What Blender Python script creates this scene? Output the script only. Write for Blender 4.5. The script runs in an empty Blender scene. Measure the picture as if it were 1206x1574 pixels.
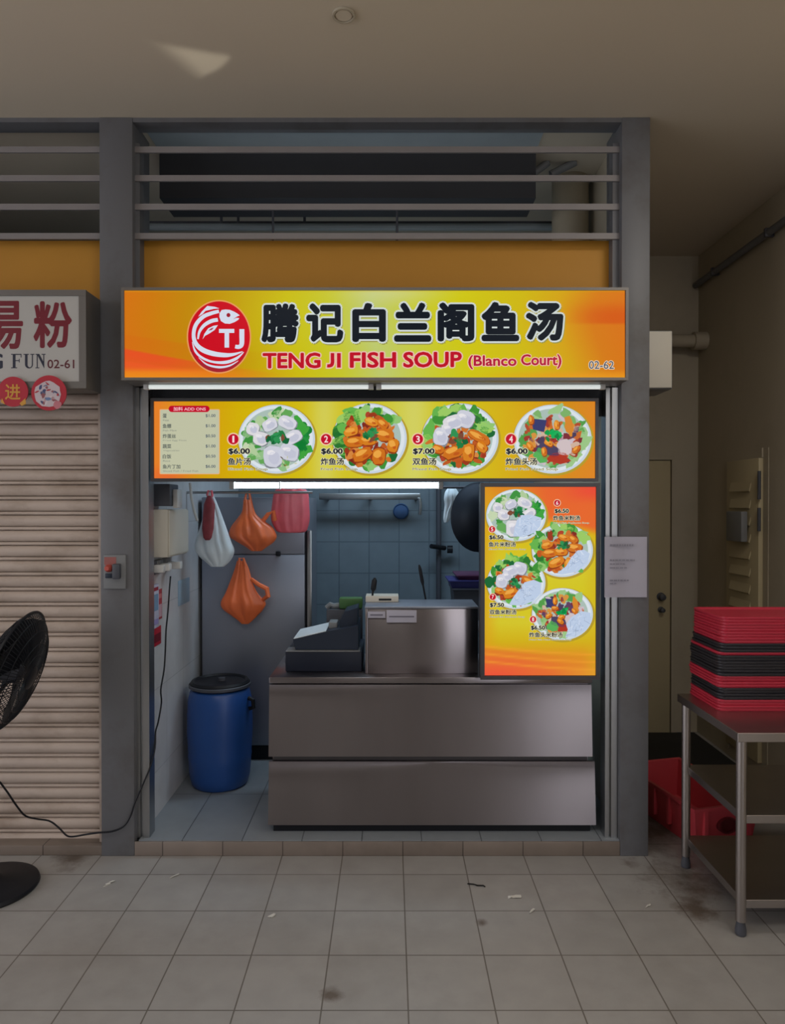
import bpy, bmesh, math, random
from mathutils import Vector, Matrix
R = math.radians
rng = random.Random(7)
SC = bpy.context.scene
COL = SC.collection

# ------------------------------------------------------------------ camera
F = 1100.0
EYE = 1.65
TH = 0.0082
cd = bpy.data.cameras.new('camera')
cam = bpy.data.objects.new('camera', cd); COL.objects.link(cam)
cd.sensor_fit = 'VERTICAL'; cd.sensor_height = 36; cd.sensor_width = 36
cd.lens = F/1574*36
cd.shift_x = 3/1574
cd.clip_start = 0.05
cam.location = (0, 0, EYE); cam.rotation_euler = (math.pi/2-TH, 0, 0)
SC.camera = cam

# ------------------------------------------------------------------ world, lamps, exposure
w = bpy.data.worlds.new('world'); SC.world = w; w.use_nodes = True
bg = w.node_tree.nodes['Background']
bg.inputs[0].default_value = (.93, .93, 1.0, 1); bg.inputs[1].default_value = 2.1

def lamp(name, loc, target, size, size_y, power, col, spread=180):
    l = bpy.data.lights.new(name, 'AREA'); l.shape = 'RECTANGLE'; l.size = size; l.size_y = size_y
    l.energy = power; l.color = col; l.spread = R(spread)
    o = bpy.data.objects.new(name, l); COL.objects.link(o); o.location = loc
    d = Vector(target)-Vector(loc)
    o.rotation_euler = d.to_track_quat('-Z', 'Y').to_euler()
    return o
# unseen area lights added as fill for the hall, passage and kitchen
lamp('hall_fill', (-0.7, 0.7, 3.38), (-0.7, 0.7, 0), 1.2, 0.3, 16, (1.0, .96, .90))  # added above the viewer, outside the view, to brighten the floor
lamp('hall_fill_far', (1.3, 0.3, 3.38), (1.3, 0.3, 0), 1.2, 0.3, 15, (1.0, .96, .90))  # second added light out of view, lifting the passage side
lamp('ceiling_fill', (-0.3, 0.7, 2.75), (-0.3, 0.7, 4), 1.6, 0.3, 6, (1.0, .94, .80))  # made-up uplight, added to brighten the ceiling
lamp('passage_fill', (1.75, 2.15, 3.42), (1.75, 2.5, 0), 0.6, 0.2, 11, (1.0, .94, .86))  # added out of view to brighten the side passage
sp_ = bpy.data.lights.new('reflected_glint', 'SPOT'); sp_.energy = 300; sp_.color = (1, .96, .86); sp_.spot_size = R(6); sp_.spot_blend = .1; sp_.shadow_soft_size = .01
so_ = bpy.data.objects.new('reflected_glint', sp_); COL.objects.link(so_); so_.location = (-2.6, .2, .3)
so_.rotation_euler = (Vector((-.80, 2.95, 3.48))-Vector(so_.location)).to_track_quat('-Z', 'Y').to_euler()
# added spot stands in for reflected light; nodes mask its beam to the glint
sp_.use_nodes = True; _n = sp_.node_tree.nodes; _l = sp_.node_tree.links; _e = _n['Emission']
_g = _n.new('ShaderNodeNewGeometry'); _s = _n.new('ShaderNodeSeparateXYZ'); _l.new(_g.outputs['Normal'], _s.inputs[0])
def _math(op, a, b, c=None):
    m = _n.new('ShaderNodeMath'); m.operation = op
    for k, v in enumerate((a, b, c)):
        if v is None: continue
        if isinstance(v, (int, float)): m.inputs[k].default_value = v
        else: _l.new(v, m.inputs[k])
    return m.outputs[0]
_hx = _math('MULTIPLY_ADD', _math('DIVIDE', _s.outputs[0], _s.outputs[2]), 3.18, -2.6)
_hy = _math('MULTIPLY_ADD', _math('DIVIDE', _s.outputs[1], _s.outputs[2]), 3.18, .2)
_P = [(-.97, 2.80), (-.615, 2.90), (-.69, 3.00), (-.84, 3.10)]; _fac = None
for (ax_, ay_), (bx_, by_), sf_ in zip(_P, _P[1:]+_P[:1], (.05, .02, .02, .12)):
    ln_ = math.hypot(bx_-ax_, by_-ay_); nx_, ny_ = -(by_-ay_)/ln_, (bx_-ax_)/ln_
    d_ = _math('ADD', _math('MULTIPLY', _hx, nx_), _math('MULTIPLY_ADD', _hy, ny_, -(ax_*nx_+ay_*ny_)))
    m_ = _n.new('ShaderNodeMapRange'); m_.interpolation_type = 'SMOOTHSTEP'; m_.inputs[1].default_value = -.004; m_.inputs[2].default_value = sf_; _l.new(d_, m_.inputs[0])
    _fac = m_.outputs[0] if _fac is None else _math('MULTIPLY', _fac, m_.outputs[0])
_l.new(_fac, _e.inputs['Strength'])
lamp('kitchen_fill', (0.1, 4.25, 2.6), (0.1, 5.3, 1.0), 1.3, 0.35, 17, (.62, .82, 1.0))  # hidden area light added to brighten the kitchen back wall
lamp('ceiling_strip_fill', (-0.05, 3.58, 2.62), (-0.05, 3.58, 4), 1.7, 0.05, 1.2, (.75, .9, 1.0))  # hidden light added behind the ochre band to brighten the ceiling strip

SC.view_settings.view_transform = 'Standard'
SC.view_settings.look = 'None'
SC.view_settings.exposure = 0
SC.view_settings.gamma = 1
SC.view_settings.use_curve_mapping = False

# ------------------------------------------------------------------ helpers
def at(px, py, Y):
    """pixel of the photograph + real distance -> point in the place"""
    xc = (px-600)/F; yc = (787-py)/F
    dy = math.cos(TH)+yc*math.sin(TH); dz = -math.sin(TH)+yc*math.cos(TH)
    t = Y/dy
    return Vector((xc*t, Y, EYE+dz*t))
def X(px, Y): return at(px, 787, Y).x
def Z(py, Y): return at(600, py, Y).z

def s2l(c):
    c = c/255.0
    return c/12.92 if c <= .04045 else ((c+.055)/1.055)**2.4
def rgb(c): return tuple(s2l(v) for v in c)

class MB:
    def __init__(s): s.bm = bmesh.new()
    def box(s, x0, x1, y0, y1, z0, z1, bev=0, seg=2):
        vs = [s.bm.verts.new((x, y, z)) for x in (x0, x1) for y in (y0, y1) for z in (z0, z1)]
        fs = [s.bm.faces.new([vs[i] for i in q]) for q in ((0,1,3,2),(4,6,7,5),(0,4,5,1),(2,3,7,6),(0,2,6,4),(1,5,7,3))]
        if bev:
            es = list({e for f in fs for e in f.edges})
            bmesh.ops.bevel(s.bm, geom=es, offset=bev, segments=seg, affect='EDGES', profile=.5)
        return s
    def loops(s, rows, close=True, cap0=True, cap1=True):
        L = [[s.bm.verts.new(p) for p in r] for r in rows]
        n = len(L[0])
        for a, b in zip(L, L[1:]):
            for i in range(n if close else n-1):
                j = (i+1) % n
                try: s.bm.faces.new((a[i], a[j], b[j], b[i]))
                except ValueError: pass
        if close and cap0 and n > 2: s.bm.faces.new(list(reversed(L[0])))
        if close and cap1 and n > 2: s.bm.faces.new(L[-1])
        return s
    def tube(s, pts, r, n=8, closed=False):
        pts = [Vector(p) for p in pts]; rows = []
        up = None; m = len(pts)
        for i, p in enumerate(pts):
            if closed: t = (pts[(i+1) % m]-pts[i-1]).normalized()
            else: t = (pts[min(i+1, m-1)]-pts[max(i-1, 0)]).normalized()
            if up is None:
                up = Vector((0, 0, 1)) if abs(t.z) < .9 else Vector((1, 0, 0))
            a = t.cross(up)
            if a.length < 1e-6: a = t.cross(Vector((0, 1, 0)))
            a.normalize(); up = a.cross(t).normalized()
            rr = r[i] if isinstance(r, (list, tuple)) else r
            rows.append([p+a*rr*math.cos(2*math.pi*k/n)+up*rr*math.sin(2*math.pi*k/n) for k in range(n)])
        if closed: rows.append(rows[0]); return s.loops(rows, cap0=False, cap1=False)
        return s.loops(rows)
    def cyl(s, p, q, r, n=20): return s.tube([p, q], r, n)
    def lathe(s, prof, cx=0, cy=0, n=40, cap0=True, cap1=True):
        return s.loops([[(cx+r*math.cos(2*math.pi*k/n), cy+r*math.sin(2*math.pi*k/n), z) for k in range(n)] for r, z in prof], cap0=cap0, cap1=cap1)
    def prism(s, poly, y0, y1):
        return s.loops([[(x, y0, z) for x, z in poly], [(x, y1, z) for x, z in poly]])
    def prismx(s, poly, x0, x1):
        return s.loops([[(x0, y, z) for y, z in poly], [(x1, y, z) for y, z in poly]])
    def prismz(s, poly, z0, z1):
        return s.loops([[(x, y, z0) for x, y in poly], [(x, y, z1) for x, y in poly]])
    def quad(s, *pts):
        s.bm.faces.new([s.bm.verts.new(p) for p in pts]); return s
    def build(s, name, mat, parent=None, base=None, ang=35, local=False):
        """base: world point of the object's origin. Children take their root's base."""
        bm = s.bm
        bmesh.ops.recalc_face_normals(bm, faces=bm.faces)
        root = parent
        while root is not None and root.parent is not None: root = root.parent
        off = Vector(root['_b']) if root is not None else (Vector(base) if base else Vector((0, 0, 0)))
        if local: off = Vector((0, 0, 0))
        bmesh.ops.translate(bm, verts=bm.verts, vec=-off)
        me = bpy.data.meshes.new(name); bm.to_mesh(me); bm.free()
        me.polygons.foreach_set('use_smooth', [True]*len(me.polygons))
        me.set_sharp_from_angle(angle=R(ang))
        o = bpy.data.objects.new(name, me); COL.objects.link(o)
        if mat: me.materials.append(mat)
        if parent is not None: o.parent = parent
        elif not local: o.location = off; o['_b'] = tuple(off)
        else: o['_b'] = (0., 0., 0.)
        return o

def thing(name, label, cat, base=(0, 0, 0), group=None, local=False):
    o = bpy.data.objects.new(name, None); COL.objects.link(o)
    o.location = base; o['_b'] = (0., 0., 0.) if local else tuple(base)
    o.empty_display_size = .1
    return tag(o, label, cat, group)
def tag(o, label, cat, group=None, kind=None):
    o['label'] = label; o['category'] = cat
    if group: o['group'] = group
    if kind: o['kind'] = kind
    return o
def struct(name, mb, mat, parent=None, base=None, ang=35):
    o = mb.build(name, mat, parent, base, ang)
    o['kind'] = 'structure'
    return o
def dup(root, loc, label, group, rotz=0):
    r = root.copy(); COL.objects.link(r); r.location = loc; r['label'] = label; r['group'] = group
    r.rotation_euler = (0, 0, rotz)
    for c in list(root.children):
        d = c.copy(); COL.objects.link(d); d.parent = r
    return r

# ------------------------------------------------------------------ materials
def nodes(name):
    m = bpy.data.materials.new(name); m.use_nodes = True
    nt = m.node_tree; return m, nt, nt.nodes['Principled BSDF']
def mat(name, c, rough=.6, metal=0, var=.12, scale=6, bump=0, bscale=60, dirt=None, dirt_scale=2.5, dirt_amt=.5, stretch=(1, 1, 1), spec=.5, **kw):
    m, nt, b = nodes(name); N = nt.nodes; L = nt.links
    c = rgb(c)
    tc = N.new('ShaderNodeTexCoord'); mp = N.new('ShaderNodeMapping'); mp.inputs['Scale'].default_value = stretch
    L.new(tc.outputs['Object'], mp.inputs[0])
    nz = N.new('ShaderNodeTexNoise'); nz.inputs['Scale'].default_value = scale; nz.inputs['Detail'].default_value = 6
    L.new(mp.outputs[0], nz.inputs['Vector'])
    mx = N.new('ShaderNodeMix'); mx.data_type = 'RGBA'
    mx.inputs[6].default_value = (*[v*(1-var) for v in c], 1); mx.inputs[7].default_value = (*[min(1, v*(1+var)) for v in c], 1)
    L.new(nz.outputs['Fac'], mx.inputs[0]); out = mx.outputs[2]
    if dirt:
        n2 = N.new('ShaderNodeTexNoise'); n2.inputs['Scale'].default_value = dirt_scale; n2.inputs['Detail'].default_value = 8; n2.inputs['Roughness'].default_value = .65
        L.new(mp.outputs[0], n2.inputs['Vector'])
        rp = N.new('ShaderNodeValToRGB'); rp.color_ramp.elements[0].position = .48; rp.color_ramp.elements[1].position = .72
        rp.color_ramp.elements[1].color = (dirt_amt, dirt_amt, dirt_amt, 1)
        L.new(n2.outputs['Fac'], rp.inputs[0])
        m2 = N.new('ShaderNodeMix'); m2.data_type = 'RGBA'; m2.inputs[7].default_value = (*rgb(dirt), 1)
        L.new(rp.outputs[0], m2.inputs[0]); L.new(out, m2.inputs[6]); out = m2.outputs[2]
    L.new(out, b.inputs['Base Color'])
    b.inputs['Roughness'].default_value = rough; b.inputs['Metallic'].default_value = metal
    b.inputs['Specular IOR Level'].default_value = spec
    if bump:
        n3 = N.new('ShaderNodeTexNoise'); n3.inputs['Scale'].default_value = bscale; n3.inputs['Detail'].default_value = 4
        L.new(mp.outputs[0], n3.inputs['Vector'])
        bp = N.new('ShaderNodeBump'); bp.inputs['Strength'].default_value = bump; bp.inputs['Distance'].default_value = .01
        L.new(n3.outputs['Fac'], bp.inputs['Height']); L.new(bp.outputs[0], b.inputs['Normal'])
    for k, v in kw.items(): b.inputs[k].default_value = v
    return m
def tiles(name, c, grout, tw, th, ox, oy, plane='XY', rough=.45, var=.1, dirt=None, mortar=.0028, dirt_amt=.5, dscale=1.4, stains=()):
    """square tiles; ox/oy: world position of one grout crossing"""
    m, nt, b = nodes(name); N = nt.nodes; L = nt.links
    g = N.new('ShaderNodeNewGeometry')
    sp = N.new('ShaderNodeSeparateXYZ'); L.new(g.outputs['Position'], sp.inputs[0])
    cb = N.new('ShaderNodeCombineXYZ')
    for i, a in enumerate(plane): L.new(sp.outputs[a], cb.inputs[i])
    mp = N.new('ShaderNodeMapping'); mp.inputs['Location'].default_value = (-ox+40*tw, -oy+40*th, 0)
    L.new(cb.outputs[0], mp.inputs[0])
    br = N.new('ShaderNodeTexBrick'); br.offset = 0; br.squash = 1
    br.inputs['Scale'].default_value = 1; br.inputs['Brick Width'].default_value = tw; br.inputs['Row Height'].default_value = th
    br.inputs['Mortar Size'].default_value = mortar; br.inputs['Mortar Smooth'].default_value = .25; br.inputs['Bias'].default_value = 0
    c = rgb(c)
    br.inputs['Color1'].default_value = (*[v*(1-var) for v in c], 1); br.inputs['Color2'].default_value = (*[v*(1+var) for v in c], 1)
    br.inputs['Mortar'].default_value = (*rgb(grout), 1)
    L.new(mp.outputs[0], br.inputs['Vector']); out = br.outputs['Color']
    nz = N.new('ShaderNodeTexNoise'); nz.inputs['Scale'].default_value = 9; nz.inputs['Detail'].default_value = 8
    L.new(g.outputs['Position'], nz.inputs['Vector'])
    mm = N.new('ShaderNodeMix'); mm.data_type = 'RGBA'; mm.blend_type = 'MULTIPLY'; mm.inputs[0].default_value = 1
    r0 = N.new('ShaderNodeValToRGB'); r0.color_ramp.elements[0].color = (.82, .82, .82, 1); r0.color_ramp.elements[1].color = (1.1, 1.1, 1.1, 1)
    L.new(nz.outputs['Fac'], r0.inputs[0]); L.new(out, mm.inputs[6]); L.new(r0.outputs[0], mm.inputs[7]); out = mm.outputs[2]
    if dirt:
        n2 = N.new('ShaderNodeTexNoise'); n2.inputs['Scale'].default_value = dscale; n2.inputs['Detail'].default_value = 9; n2.inputs['Roughness'].default_value = .7
        L.new(g.outputs['Position'], n2.inputs['Vector'])
        rp = N.new('ShaderNodeValToRGB'); rp.color_ramp.elements[0].position = .5; rp.color_ramp.elements[1].position = .8
        rp.color_ramp.elements[1].color = (dirt_amt,)*3+(1,)
        L.new(n2.outputs['Fac'], rp.inputs[0]); fac = rp.outputs[0]
        n4 = N.new('ShaderNodeTexNoise'); n4.inputs['Scale'].default_value = 6; n4.inputs['Detail'].default_value = 9; n4.inputs['Roughness'].default_value = .7
        L.new(g.outputs['Position'], n4.inputs['Vector'])
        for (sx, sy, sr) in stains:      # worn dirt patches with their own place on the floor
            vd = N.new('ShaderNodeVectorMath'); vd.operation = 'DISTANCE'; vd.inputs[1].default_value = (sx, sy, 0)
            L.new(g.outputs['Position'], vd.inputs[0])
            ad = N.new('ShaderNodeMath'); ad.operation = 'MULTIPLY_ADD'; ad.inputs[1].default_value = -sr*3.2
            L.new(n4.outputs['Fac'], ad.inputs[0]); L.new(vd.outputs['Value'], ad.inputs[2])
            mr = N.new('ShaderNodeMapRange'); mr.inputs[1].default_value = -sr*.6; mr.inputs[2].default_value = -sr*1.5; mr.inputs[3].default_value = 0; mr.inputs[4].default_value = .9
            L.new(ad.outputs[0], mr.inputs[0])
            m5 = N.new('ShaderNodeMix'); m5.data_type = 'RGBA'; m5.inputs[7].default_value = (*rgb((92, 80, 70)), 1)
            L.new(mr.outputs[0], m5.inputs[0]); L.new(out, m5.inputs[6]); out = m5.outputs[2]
        m2 = N.new('ShaderNodeMix'); m2.data_type = 'RGBA'; m2.inputs[7].default_value = (*rgb(dirt), 1)
        L.new(fac, m2.inputs[0]); L.new(out, m2.inputs[6]); out = m2.outputs[2]
    L.new(out, b.inputs['Base Color']); b.inputs['Roughness'].default_value = rough
    bp = N.new('ShaderNodeBump'); bp.inputs['Strength'].default_value = .2; bp.inputs['Distance'].default_value = .002; bp.invert = True
    L.new(br.outputs['Fac'], bp.inputs['Height']); L.new(bp.outputs[0], b.inputs['Normal'])
    return m
def print_mat(name, lit):
    m, nt, b = nodes(name); N = nt.nodes; L = nt.links
    a = N.new('ShaderNodeAttribute'); a.attribute_name = 'Col'
    if lit:
        mm = N.new('ShaderNodeMix'); mm.data_type = 'RGBA'; mm.blend_type = 'MULTIPLY'; mm.inputs[0].default_value = 1; mm.inputs[7].default_value = (.1, .1, .1, 1)
        L.new(a.outputs['Color'], mm.inputs[6]); L.new(mm.outputs[2], b.inputs['Base Color'])
        L.new(a.outputs['Color'], b.inputs['Emission Color']); b.inputs['Emission Strength'].default_value = lit
        b.inputs['Roughness'].default_value = .35; b.inputs['Specular IOR Level'].default_value = .15
    else:
        L.new(a.outputs['Color'], b.inputs['Base Color']); b.inputs['Roughness'].default_value = .35
    return m
def glow(name, c, k):
    m, nt, b = nodes(name)
    b.inputs['Base Color'].default_value = (.8, .8, .8, 1); b.inputs['Emission Color'].default_value = (*c, 1); b.inputs['Emission Strength'].default_value = k
    return m

M = {}
M['lit'] = print_mat('backlit_print', 1.0)
M['print'] = print_mat('printed_surface', 0)
M['pillar'] = mat('grey_paint', (104, 105, 109), .5, var=.06, scale=3, dirt=(76, 69, 62), dirt_scale=3, dirt_amt=.6)
M['bar'] = mat('louvre_grey_paint', (135, 130, 130), .5)
M['ceiling'] = mat('ceiling_paint', (198, 187, 168), .75, var=.03, scale=1.5, bump=.03)
M['wall'] = mat('cream_wall_paint', (176, 166, 146), .7, var=.05, scale=2, bump=.05, dirt=(120, 108, 90), dirt_amt=.2)
M['opp'] = mat('grey_wall_paint', (105, 102, 98), .8)
M['door'] = mat('cream_door_paint', (184, 171, 138), .5, var=.05)
M['ochre'] = mat('ochre_panel', (196, 138, 40), .6, var=.06, scale=4)
M['dark'] = mat('recess_shade', (34, 36, 42), .7)  # dark colour standing for shade in the gap over the menu board
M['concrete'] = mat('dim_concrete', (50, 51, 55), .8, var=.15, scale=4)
M['bluewhite'] = mat('pale_blue_paint', (150, 160, 165), .8)  # bluish light on the ceiling strip put into colour; also a pipe
M['alu'] = mat('aluminium', (178, 180, 182), .35, 1, var=.06, scale=20, stretch=(1, 1, .05))
M['frame'] = mat('grey_sign_frame', (122, 118, 114), .45, .6, var=.05)
M['dframe'] = mat('dark_menu_frame', (84, 82, 84), .4, .6, var=.05)
M['steel'] = mat('stainless_steel', (178, 170, 164), .34, 1, var=.1, scale=5, bump=.02, bscale=3, stretch=(.3, 1, 1))
M['brushed'] = mat('brushed_counter_steel', (150, 144, 147), .29, 1, var=.16, scale=4, bump=.03, bscale=2.2, stretch=(1, 1, .25))
_nt = M['brushed'].node_tree; _tg = _nt.nodes.new('ShaderNodeTangent'); _tg.direction_type = 'RADIAL'; _tg.axis = 'Z'
_pb = _nt.nodes['Principled BSDF']; _nt.links.new(_tg.outputs[0], _pb.inputs['Tangent']); _pb.inputs['Anisotropic'].default_value = .95; _pb.inputs['Anisotropic Rotation'].default_value = .25
M['steel2'] = mat('brushed_steel_panel', (150, 154, 166), .42, .7, var=.08, scale=3, bump=.02, bscale=3)
M['steel_t'] = mat('table_steel', (175, 168, 165), .33, 1, var=.08, scale=8)
M['shutter'] = mat('beige_shutter_paint', (188, 172, 160), .5, var=.06, scale=3, dirt=(116, 92, 68), dirt_scale=2.6, dirt_amt=.5, stretch=(1, 1, 2))
M['kerb'] = tiles('brown_kerb_tiles', (130, 118, 109), (80, 72, 66), .283, .3, .058, -.1, 'XZ', .5, .08, dirt=(70, 58, 50))
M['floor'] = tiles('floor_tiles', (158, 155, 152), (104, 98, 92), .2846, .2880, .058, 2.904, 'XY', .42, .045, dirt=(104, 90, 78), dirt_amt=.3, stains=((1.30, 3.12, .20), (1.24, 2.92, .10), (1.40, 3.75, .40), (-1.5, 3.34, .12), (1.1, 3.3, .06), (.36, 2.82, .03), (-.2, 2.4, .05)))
M['sfloor'] = tiles('stall_floor_tiles', (140, 146, 152), (84, 88, 92), .283, .55, -.985, 3.36, 'XY', .35, .04)
M['swall'] = tiles('stall_wall_tiles', (200, 200, 202), (172, 172, 174), .3, .42, 3.5, .3, 'YZ', .3, .02, mortar=.0025)
M['kwall'] = tiles('kitchen_wall_tiles', (118, 131, 140), (98, 111, 121), .235, .245, X(567, 5.6), Z(833, 5.6), 'XZ', .3, .04, mortar=.005)
M['blackp'] = mat('black_plastic', (24, 26, 32), .45, spec=.3)
M['dullblack'] = mat('dull_black', (30, 29, 29), .8, var=.2)
M['navy'] = mat('dark_register_plastic', (42, 50, 64), .4, spec=.3)
M['grey'] = mat('grey_plastic', (120, 122, 124), .5)
M['dgrey'] = mat('dark_grey_plastic', (72, 74, 82), .5)
M['white'] = mat('white_plastic', (208, 208, 206), .45, var=.04)
M['cream'] = mat('cream_metal_box', (205, 200, 188), .5, var=.04)
M['blue'] = mat('blue_drum_plastic', (34, 78, 148), .38, var=.1)
M['tub'] = mat('purple_tub_plastic', (66, 66, 130), .4)
M['orange'] = mat('orange_film', (246, 118, 66), .35, var=.12, scale=10, bump=.3, bscale=14)
M['pink'] = mat('pink_red_film', (236, 104, 116), .35, var=.2, scale=12, bump=.3, bscale=14)
M['whitebag'] = mat('white_film', (222, 232, 238), .35, var=.12, scale=10, bump=.3, bscale=14)
M['redprint'] = mat('red_bag_contents', (150, 62, 70), .5, var=.5, scale=30)
M['red'] = mat('red_plastic_tray', (188, 46, 68), .4, var=.08)
M['blk'] = mat('black_plastic_tray', (42, 41, 47), .4, var=.1)
M['crate'] = mat('red_plastic_crate', (204, 72, 82), .45, var=.1)
M['paper'] = mat('white_paper', (172, 170, 184), .8, var=.03)
M['ink'] = mat('grey_ink', (110, 108, 122), .8)
M['scrap'] = mat('litter_paper', (215, 212, 205), .8)
M['green'] = mat('green_plastic', (70, 110, 60), .5, var=.2)
M['tube'] = glow('fluorescent_tube', (.70, .90, 1.0), 6.5)
M['stube'] = glow('sign_strip_lamp', (.86, .95, .92), .55)

# ------------------------------------------------------------------ flat printed artwork
_tc = {}
def glyphs(txt, off=0):
    k = txt
    if k in _tc: return _tc[k]
    cu = bpy.data.curves.new('lettering', 'FONT'); cu.body = txt; cu.size = 1; cu.resolution_u = 3; cu.fill_mode = 'FRONT'
    o = bpy.data.objects.new('lettering', cu); COL.objects.link(o)
    dg = bpy.context.evaluated_depsgraph_get()
    me = bpy.data.meshes.new_from_object(o.evaluated_get(dg))
    v = [(p.co.x, p.co.y) for p in me.vertices]; f = [tuple(p.vertices) for p in me.polygons]
    bpy.data.objects.remove(o); bpy.data.curves.remove(cu); bpy.data.meshes.remove(me)
    _tc[k] = (v, f); return _tc[k]

class Print:
    """flat coloured shapes on a plane; each shape a little in front of the last layer"""
    def __init__(s, mp): s.mp = mp; s.v = []; s.f = []; s.c = []
    def poly(s, pts, col, layer=1):
        i = len(s.v); s.v += [s.mp(x, y, layer) for x, y in pts]; s.f.append(tuple(range(i, i+len(pts)))); s.c += [rgb(col)]*len(pts)
    def rect(s, x0, y0, x1, y1, col, layer=1, r=0):
        if r: s.poly(rrect(x0, y0, x1, y1, r), col, layer)
        else: s.poly([(x0, y0), (x1, y0), (x1, y1), (x0, y1)], col, layer)
    def ell(s, cx, cy, rx, ry, col, layer=1, n=40, rot=0):
        ca, sa = math.cos(rot), math.sin(rot)
        s.poly([(cx+rx*math.cos(t)*ca-ry*math.sin(t)*sa, cy+rx*math.cos(t)*sa+ry*math.sin(t)*ca) for t in [2*math.pi*k/n for k in range(n)]], col, layer)
    def blob(s, cx, cy, rx, ry, col, layer=1, rot=0, jag=.12, n=14, sq=1.0, rg=rng):
        ca, sa = math.cos(rot), math.sin(rot); pts = []
        for k in range(n):
            t = 2*math.pi*k/n; j = 1+rg.uniform(-jag, jag)
            c, q = math.cos(t), math.sin(t)
            c = math.copysign(abs(c)**sq, c); q = math.copysign(abs(q)**sq, q)
            pts.append((cx+rx*j*c*ca-ry*j*q*sa, cy+rx*j*c*sa+ry*j*q*ca))
        s.poly(pts, col, layer)
    def ribbon(s, pts, ws, col, layer=1, sub=8):
        P = []
        n = len(pts)
        for i in range(n-1):
            p0, p1, p2, p3 = pts[max(i-1, 0)], pts[i], pts[i+1], pts[min(i+2, n-1)]
            for k in range(sub if i < n-2 else sub+1):
                t = k/sub
                q = [.5*((2*p1[a])+(-p0[a]+p2[a])*t+(2*p0[a]-5*p1[a]+4*p2[a]-p3[a])*t*t+(-p0[a]+3*p1[a]-3*p2[a]+p3[a])*t**3) for a in (0, 1)]
                P.append((q[0], q[1], ws[i]*(1-t)+ws[i+1]*t))
        a = []; b = []
        for i, (x, y, wd) in enumerate(P):
            x0, y0, _ = P[max(i-1, 0)]; x1, y1, _ = P[min(i+1, len(P)-1)]
            d = math.hypot(x1-x0, y1-y0) or 1; nx, ny = -(y1-y0)/d*wd/2, (x1-x0)/d*wd/2
            a.append((x+nx, y+ny)); b.append((x-nx, y-ny))
        for i in range(len(a)-1): s.poly([a[i], a[i+1], b[i+1], b[i]], col, layer)
    def text(s, txt, x0, y0, x1, y1, col, layer=1, bold=0, outline=None, shear=0):
        v, f = glyphs(txt)
        ax, bx = min(p[0] for p in v), max(p[0] for p in v); ay, by = min(p[1] for p in v), max(p[1] for p in v)
        kx, ky = (x1-x0)/(bx-ax), (y1-y0)/(by-ay)
        def put(c, r, lay, m):      # heavier strokes: the glyph set down again around its own place
            sc = 1-2*r/max(.2, by-ay) if c is col else 1
            for q in range(m if r else 1):
                dx, dy = (r*math.cos(2*math.pi*q/m), r*math.sin(2*math.pi*q/m)) if r else (0, 0)
                s._mesh(v, f, lambda p: (x0+(p[0]-ax+dx)*kx, y1-(p[1]-ay+dy)*ky+shear*((p[0]-ax)/(bx-ax))), c, lay+.02*q)
        if outline: put(outline[0], outline[1], layer, 12); layer += 1
        put(col, bold, layer, 8)
    def _mesh(s, v, f, T, col, layer):
        i = len(s.v); s.v += [s.mp(*T(p), layer) for p in v]; s.f += [tuple(a+i for a in q) for q in f]; s.c += [rgb(col)]*len(v)
    def grid(s, x0, y0, x1, y1, nx, ny, fn, layer=0):
        i0 = len(s.v)
        for j in range(ny+1):
            for i in range(nx+1):
                u, v = i/nx, j/ny
                s.v.append(s.mp(x0+(x1-x0)*u, y0+(y1-y0)*v, layer)); s.c.append(rgb(fn(u, v)))
        for j in range(ny):
            for i in range(nx):
                a = i0+j*(nx+1)+i; s.f.append((a, a+1, a+nx+2, a+nx+1))
    def build(s, name, mt, parent=None, base=None):
        root = parent
        while root is not None and root.parent is not None: root = root.parent
        off = Vector(root['_b']) if root is not None else Vector(base or (0, 0, 0))
        me = bpy.data.meshes.new(name); me.from_pydata([tuple(Vector(p)-off) for p in s.v], [], s.f)
        at_ = me.color_attributes.new('Col', 'FLOAT_COLOR', 'POINT')
        at_.data.foreach_set('color', [q for c in s.c for q in (*c, 1.0)])
        me.materials.append(mt); me.update()
        o = bpy.data.objects.new(name, me); COL.objects.link(o)
        if parent is not None: o.parent = parent
        else: o.location = off; o['_b'] = tuple(off)
        return o
def rrect(x0, y0, x1, y1, r, n=6):
    pts = []
    for cx, cy, a in ((x1-r, y0+r, -90), (x1-r, y1-r, 0), (x0+r, y1-r, 90), (x0+r, y0+r, 180)):
        for k in range(n+1):
            t = R(a+90*k/n); pts.append((cx+r*math.cos(t), cy+r*math.sin(t)))
    return pts
def flat(Y): return lambda x, y, l: at(x, y, Y-.00025*l)
def lerp(a, b, t): return tuple(p+(q-p)*t for p, q in zip(a, b))
def ramp(stops, t):
    if t <= stops[0][0]: return stops[0][1]
    for (a, ca), (b, cb) in zip(stops, stops[1:]):
        if t <= b: return lerp(ca, cb, (t-a)/(b-a))
    return stops[-1][1]
def sm(a, b, t):
    t = max(0, min(1, (t-a)/(b-a))); return t*t*(3-2*t)

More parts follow.
